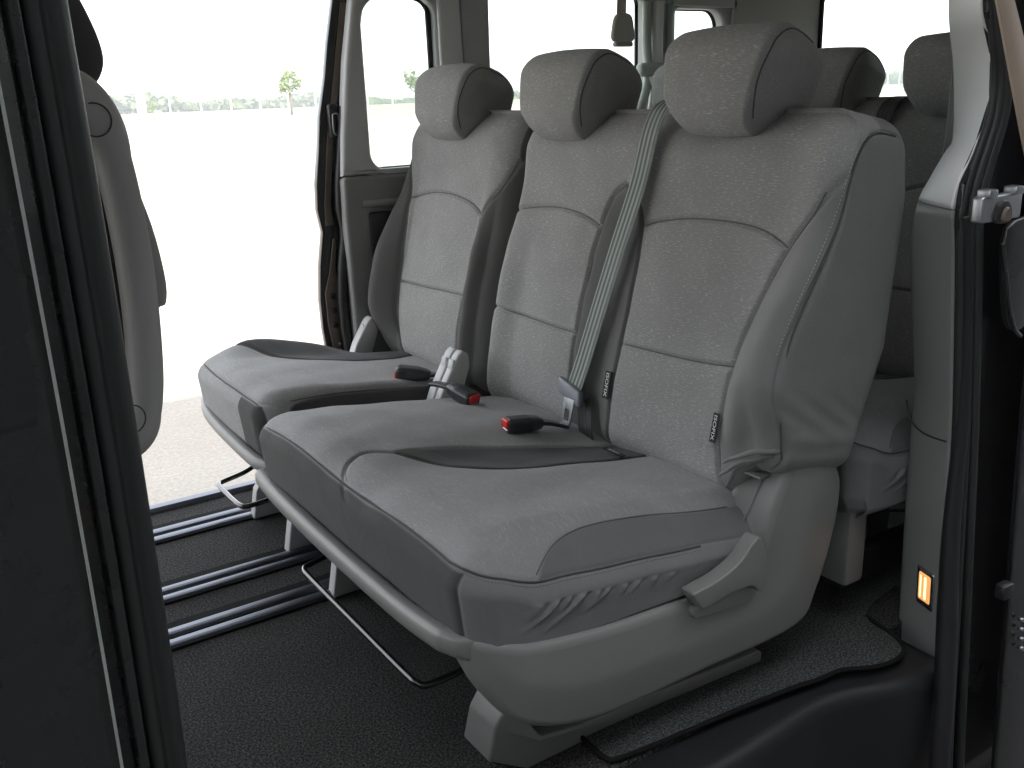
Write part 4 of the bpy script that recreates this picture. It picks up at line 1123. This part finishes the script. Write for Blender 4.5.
# loose mat with bound edge between seat and entrance
mo = cr([(.870, 1.16), (.868, 1.075), (.885, 1.062), (1.0, 1.048), (1.15, 1.036), (1.275, 1.022), (1.33, 1.012), (1.396, 1.006), (1.444, .980), (1.500, .966), (1.548, .978), (1.575, 1.02), (1.60, 1.10), (1.75, 1.14), (2.1, 1.14), (2.1, 1.9), (1.35, 1.9), (1.35, 1.5), (1.2, 1.25), (.90, 1.22)], 4)
MT = empty('floor_mat', (1.3, 1.1, 0), 'speckled charcoal floor mat with bound edge under the near seat side', 'mat')
prism('mat_pile', [tuple(p) for p in mo], 'z', .001, .009, M['mat'], MT)
ed = cr([(.872, 1.20, .008), (.866, 1.14, .008), (.866, 1.075, .008), (.887, 1.059, .008), (1.0, 1.046, .008), (1.15, 1.034, .008), (1.275, 1.020, .008), (1.33, 1.010, .008), (1.396, 1.003, .008), (1.444, .977, .008), (1.500, .963, .008), (1.552, .976, .008), (1.578, 1.02, .008), (1.60, 1.10, .008)], 8, False)
tube('mat_binding', ed, .0048, M['dirt'], MT, 10)
# black entrance trim: ledge then a rounded fall into the step well
es_x = np.linspace(.2, 1.605, 80)
def edge_y(x): return float(np.interp(x, [.2, 1.03, 1.14, 1.25, 1.342, 1.435, 1.498, 1.6, 1.75], [.966, .968, .974, .985, .988, .950, .918, .935, .94]))
ey = np.array([edge_y(x) for x in es_x]); ey = np.convolve(np.pad(ey, 4, mode='edge'), np.ones(9)/9, 'valid')
rings = []
for x, y in zip(es_x, ey):
    row = [(x, 1.12, -.010), (x, 1.08, -.008), (x, y+.03, -.012)]
    for k in range(9):
        th = k/8*math.pi/2; row.append((x, y+.012-.03*math.sin(th), -.042+.03*math.cos(th)))
    row += [(x, y-.020, -.15), (x, y-.024, -.43), (x, 1.12, -.43)]
    rings.append(np.array(row))
V, F = loft(rings); es = mk('entrance_step', V, F, M['step'], VB)
for p in es.data.polygons: p.use_smooth = True
# far sill
prism('far_sill', [(2.622, .006), (2.628, .016), (2.655, .016), (2.72, -.02), (2.74, -.38), (2.622, -.38)], 'x', -1.0, 1.2, M['alu'], VB, bevel=.002)
bm = bmesh.new(); add_box(bm, (-1.6, 1.13, -.34), (3.2, 2.70, -.105), .02, 2); bm_obj('underbody', bm, M['black'], VB)
# little things under the third row
tube('floor_hook', [(1.935, 1.33, .10), (1.88, 1.30, .102), (1.945, 1.25, .10)], .003, M['steel'], VB, 6)
# dashboard and front bulk so light comes only from glass and doors
bm = bmesh.new(); add_box(bm, (-1.6, .97, -.05), (-1.1, 2.66, .62), .06, 4); bm_obj('dashboard', bm, M['black'], VB)
sheet('near_front_door', [(-1.3, -.35), (-.31, -.35), (-.31, 1.40), (-.9, 1.40), (-1.3, .75)], [[(-.40, .78), (-.40, 1.32), (-.85, 1.32), (-1.18, .78)]], lambda u, v, t: (u, .94+t, v), .06, M['paint'], VB, bevel=.01)
for ch in VB.children:
    if ch.name.startswith('entrance_step'): pass

# ================================================================== OUTSIDE
bm = bmesh.new()
for (x0, x1, y0, y1) in ((-400, 500, -100, 700),):
    vs = [bm.verts.new((x, y, -.45)) for x, y in ((x0, y0), (x1, y0), (x1, y1), (x0, y1))]; bm.faces.new(vs)
st(bm_obj('ground', bm, M['ground'], smooth=False))
bm = bmesh.new(); add_box(bm, (-60, -3.2, -.46), (60, .90, -.446), 0)
st(bm_obj('unseen_dim_strip', bm, M['dim_ground'], smooth=False))  # added strip out of view, dark to cut light bounced onto the van
# grass verge in front of the fence
bm = bmesh.new(); add_box(bm, (-300, 78, -.445), (400, 620, -.40), 0); st(bm_obj('grass_field', bm, M['grass'], smooth=False))
# wire fence
FN = empty('wire_fence', (10, 105, -.4), 'long pale wire fence with posts far across the apron', 'fence')
k = 0
for x in np.arange(-30, 180, 3.2):
    bm = bmesh.new(); add_box(bm, (x-.06, 104.94, -.40), (x+.06, 105.06, 2.1), .01, 1)
    bm_obj('fence_post', bm, M['post'], FN)
parts = []
bm = bmesh.new()
for z in np.arange(-.3, 2.1, .12): add_box(bm, (-30, 104.99, z), (180, 105.01, z+.018), 0)
for x in np.arange(-30, 180, .25): add_box(bm, (x, 105.0, -.35), (x+.014, 105.008, 2.05), 0)
bm_obj('fence_mesh', bm, M['wire'], FN, smooth=False)
box('gate_pillar', (24.4, 104.8, -.4), (25.2, 105.4, 2.3), M['labelwhite'], FN, .02)

def crown(name, c, rad, n, leaf, mat, parent, seed, squash=1.0):
    g = np.random.default_rng(seed)
    cl = g.normal(size=(14, 3)); cl /= np.linalg.norm(cl, axis=1)[:, None]; cl *= g.uniform(.3, .85, (14, 1))
    V = []; F = []
    for i in range(n):
        k = cl[g.integers(14)]; d = g.normal(size=3); d /= np.linalg.norm(d)
        p = (k+d*g.uniform(0, .42))*rad; p[2] *= squash; p = p+c
        u = g.normal(size=3); u /= np.linalg.norm(u); w = np.cross(u, g.normal(size=3)); w /= np.linalg.norm(w)
        s = leaf*g.uniform(.6, 1.3); b = len(V)
        V += [p-u*s, p+w*s*.6, p+u*s, p-w*s*.6]; F.append((b, b+1, b+2, b+3))
    return mk(name, np.array(V), F, mat, parent, smooth=False)
def tree(c, h, r, n, label, seed, mat='leafy', group=None):
    t = empty('tree', c, label, 'tree', group)
    c = np.array(c)
    pth = [c, c+[.05, 0, h*.25], c+[-.04, .03, h*.5], c+[0, 0, h*.85]]
    parts = [tube_vf(pth, [h*.03, h*.024, h*.018, h*.006], 8)]
    g = np.random.default_rng(seed)
    for k in range(7):
        a = g.uniform(0, 6.28); z = h*g.uniform(.35, .7); e = c+[math.cos(a)*r*.7, math.sin(a)*r*.7, z+h*.18]
        parts.append(tube_vf([c+[0, 0, z], (c+[0, 0, z]+e)/2+[0, 0, .05], e], [h*.010, h*.007, h*.003], 6))
    V, F = merge(parts); mk('trunk', V, F, M['bark'], t)
    crown('crown', c+[0, 0, h*.66], r, n, h*.035, M[mat], t, seed, 1.2)
    return t
tree((38.0, 98.0, -.42), 4.7, 1.25, 1100, 'leafy young tree in front of the far fence, right of the open doorway view', 3)
tree((25.6, 104.0, -.42), 2.0, .6, 300, 'low pale bush-like tree beside the front seat back, at the far fence', 8)
tree((59.0, 110.0, -.42), 5.0, 1.6, 900, 'small tree by the far fence seen through the side window', 5)
# far wood line, one mass
V = []; F = []; g = np.random.default_rng(11)
for i in range(26000):
    x = g.uniform(-120, 560); hgt = 3.2+1.6*math.sin(x*.05)+1.2*math.sin(x*.17+1)+.9*math.sin(x*.43)
    p = np.array([x, 190+g.uniform(-6, 6), -.4+.60*hgt*g.uniform(0, 1)**.8])
    u = g.normal(size=3); u /= np.linalg.norm(u); w = np.cross(u, g.normal(size=3)); w /= np.linalg.norm(w); s = g.uniform(.4, .9); b = len(V)
    V += [p-u*s, p+w*s, p+u*s, p-w*s]; F.append((b, b+1, b+2, b+3))
wl = mk('distant_wood', np.array(V), F, M['leaf'], None, smooth=False); tag(wl, 'low hazy line of distant trees along the horizon', 'trees', kind='stuff')
# second run of wood to the rear (+x), seen through the tailgate
V = []; F = []
for i in range(14000):
    y = g.uniform(60, 420); hgt = 3.4+1.4*math.sin(y*.06)+1.0*math.sin(y*.21)
    p = np.array([420+g.uniform(-6, 6), y, -.4+hgt*g.uniform(0, 1)**.8])
    u = g.normal(size=3); u /= np.linalg.norm(u); w = np.cross(u, g.normal(size=3)); w /= np.linalg.norm(w); s = g.uniform(.4, .9); b = len(V)
    V += [p-u*s, p+w*s, p+u*s, p-w*s]; F.append((b, b+1, b+2, b+3))
wl2 = mk('distant_wood', np.array(V), F, M['leaf'], None, smooth=False); tag(wl2, 'pale distant trees seen through the rear tailgate window', 'trees', kind='stuff')
# building behind the photographer: its shade covers the van and ends on the apron beyond it
bm = bmesh.new(); add_box(bm, (-40, -9.0, -.45), (40, -3.2, (5.27+3.2)*math.tan(R(SUN_EL))-.45), .05, 1)
bw_ = bm_obj('building', bm, M['facade'], smooth=False); tag(bw_, 'dark clad building behind the photographer that shades the van', 'building')

hz, nth, _b = new_mat('haze_air')
nth.nodes.remove(_b); pv = nth.nodes.new('ShaderNodeVolumePrincipled'); pv.inputs['Color'].default_value = (.92, .95, 1, 1); pv.inputs['Density'].default_value = .0017
pv.inputs['Anisotropy'].default_value = .2
L(nth, pv.outputs[0], nth.nodes['Material Output'].inputs['Volume'])
bm = bmesh.new(); add_box(bm, (-410, -105, -1.5), (510, 710, 12.0), 0)
tag(bm_obj('haze', bm, hz, smooth=False), kind='stuff')

# ================================================================== CAMERA
Rm = np.array([[0.83123007, -0.55495508, -0.03288505], [-0.18836834, -0.22550289, -0.95585868], [0.52304295, 0.80073298, -0.29198076]])
from mathutils import Matrix
u_, s_, v_ = np.linalg.svd(Rm); Rm = u_@v_
cam = bpy.data.cameras.new('camera'); cam.lens = 955.186/1024*36; cam.sensor_width = 36; cam.clip_start = .02; cam.clip_end = 3000
co = bpy.data.objects.new('camera', cam); COL.objects.link(co)
X, Y, Z = Rm[0], -Rm[1], -Rm[2]
co.matrix_world = Matrix(((X[0], Y[0], Z[0], 0), (X[1], Y[1], Z[1], 0), (X[2], Y[2], Z[2], 1.1), (0, 0, 0, 1)))
scene.camera = co

# ================================================================== LIGHT
w = bpy.data.worlds.new('World'); scene.world = w; w.use_nodes = True
nt = w.node_tree; bg = nt.nodes['Background']
sky = nt.nodes.new('ShaderNodeTexSky'); sky.sky_type = 'NISHITA'; sky.sun_disc = False
sky.sun_elevation = R(SUN_EL); sky.sun_rotation = R(180)   # sun stands toward -Y
sky.air_density = 1.0; sky.dust_density = 1.5; sky.ozone_density = 1.0
# thin bright high cloud over the blue
tcw = nt.nodes.new('ShaderNodeTexCoord'); nzw = nt.nodes.new('ShaderNodeTexNoise'); nzw.inputs['Scale'].default_value = 2.5; nzw.inputs['Detail'].default_value = 6
nt.links.new(tcw.outputs['Generated'], nzw.inputs['Vector'])
mrw = nt.nodes.new('ShaderNodeMapRange'); nt.links.new(nzw.outputs['Fac'], mrw.inputs['Value'])
mrw.inputs['From Min'].default_value = .3; mrw.inputs['From Max'].default_value = .7; mrw.inputs['To Min'].default_value = .45; mrw.inputs['To Max'].default_value = .75
mxw = nt.nodes.new('ShaderNodeMix'); mxw.data_type = 'RGBA'; nt.links.new(mrw.outputs[0], mxw.inputs['Factor'])
nt.links.new(sky.outputs[0], mxw.inputs['A']); mxw.inputs['B'].default_value = (8.0, 7.95, 7.75, 1)
nt.links.new(mxw.outputs['Result'], bg.inputs['Color']); bg.inputs['Strength'].default_value = .15
sl = bpy.data.lights.new('sun', 'SUN'); sl.energy = 4.0; sl.angle = R(.5); sl.color = (1, .95, .88)
so = bpy.data.objects.new('sun', sl); COL.objects.link(so)
so.rotation_euler = (R(90-SUN_EL), 0, 0)   # light travels toward +Y and down
scene.view_settings.view_transform = 'Standard'; scene.view_settings.look = 'None'
scene.view_settings.exposure = 1.84; scene.view_settings.gamma = 1.0
scene.cycles.max_bounces = 10; scene.cycles.diffuse_bounces = 5; scene.cycles.transparent_max_bounces = 12
scene.cycles.use_denoising = True
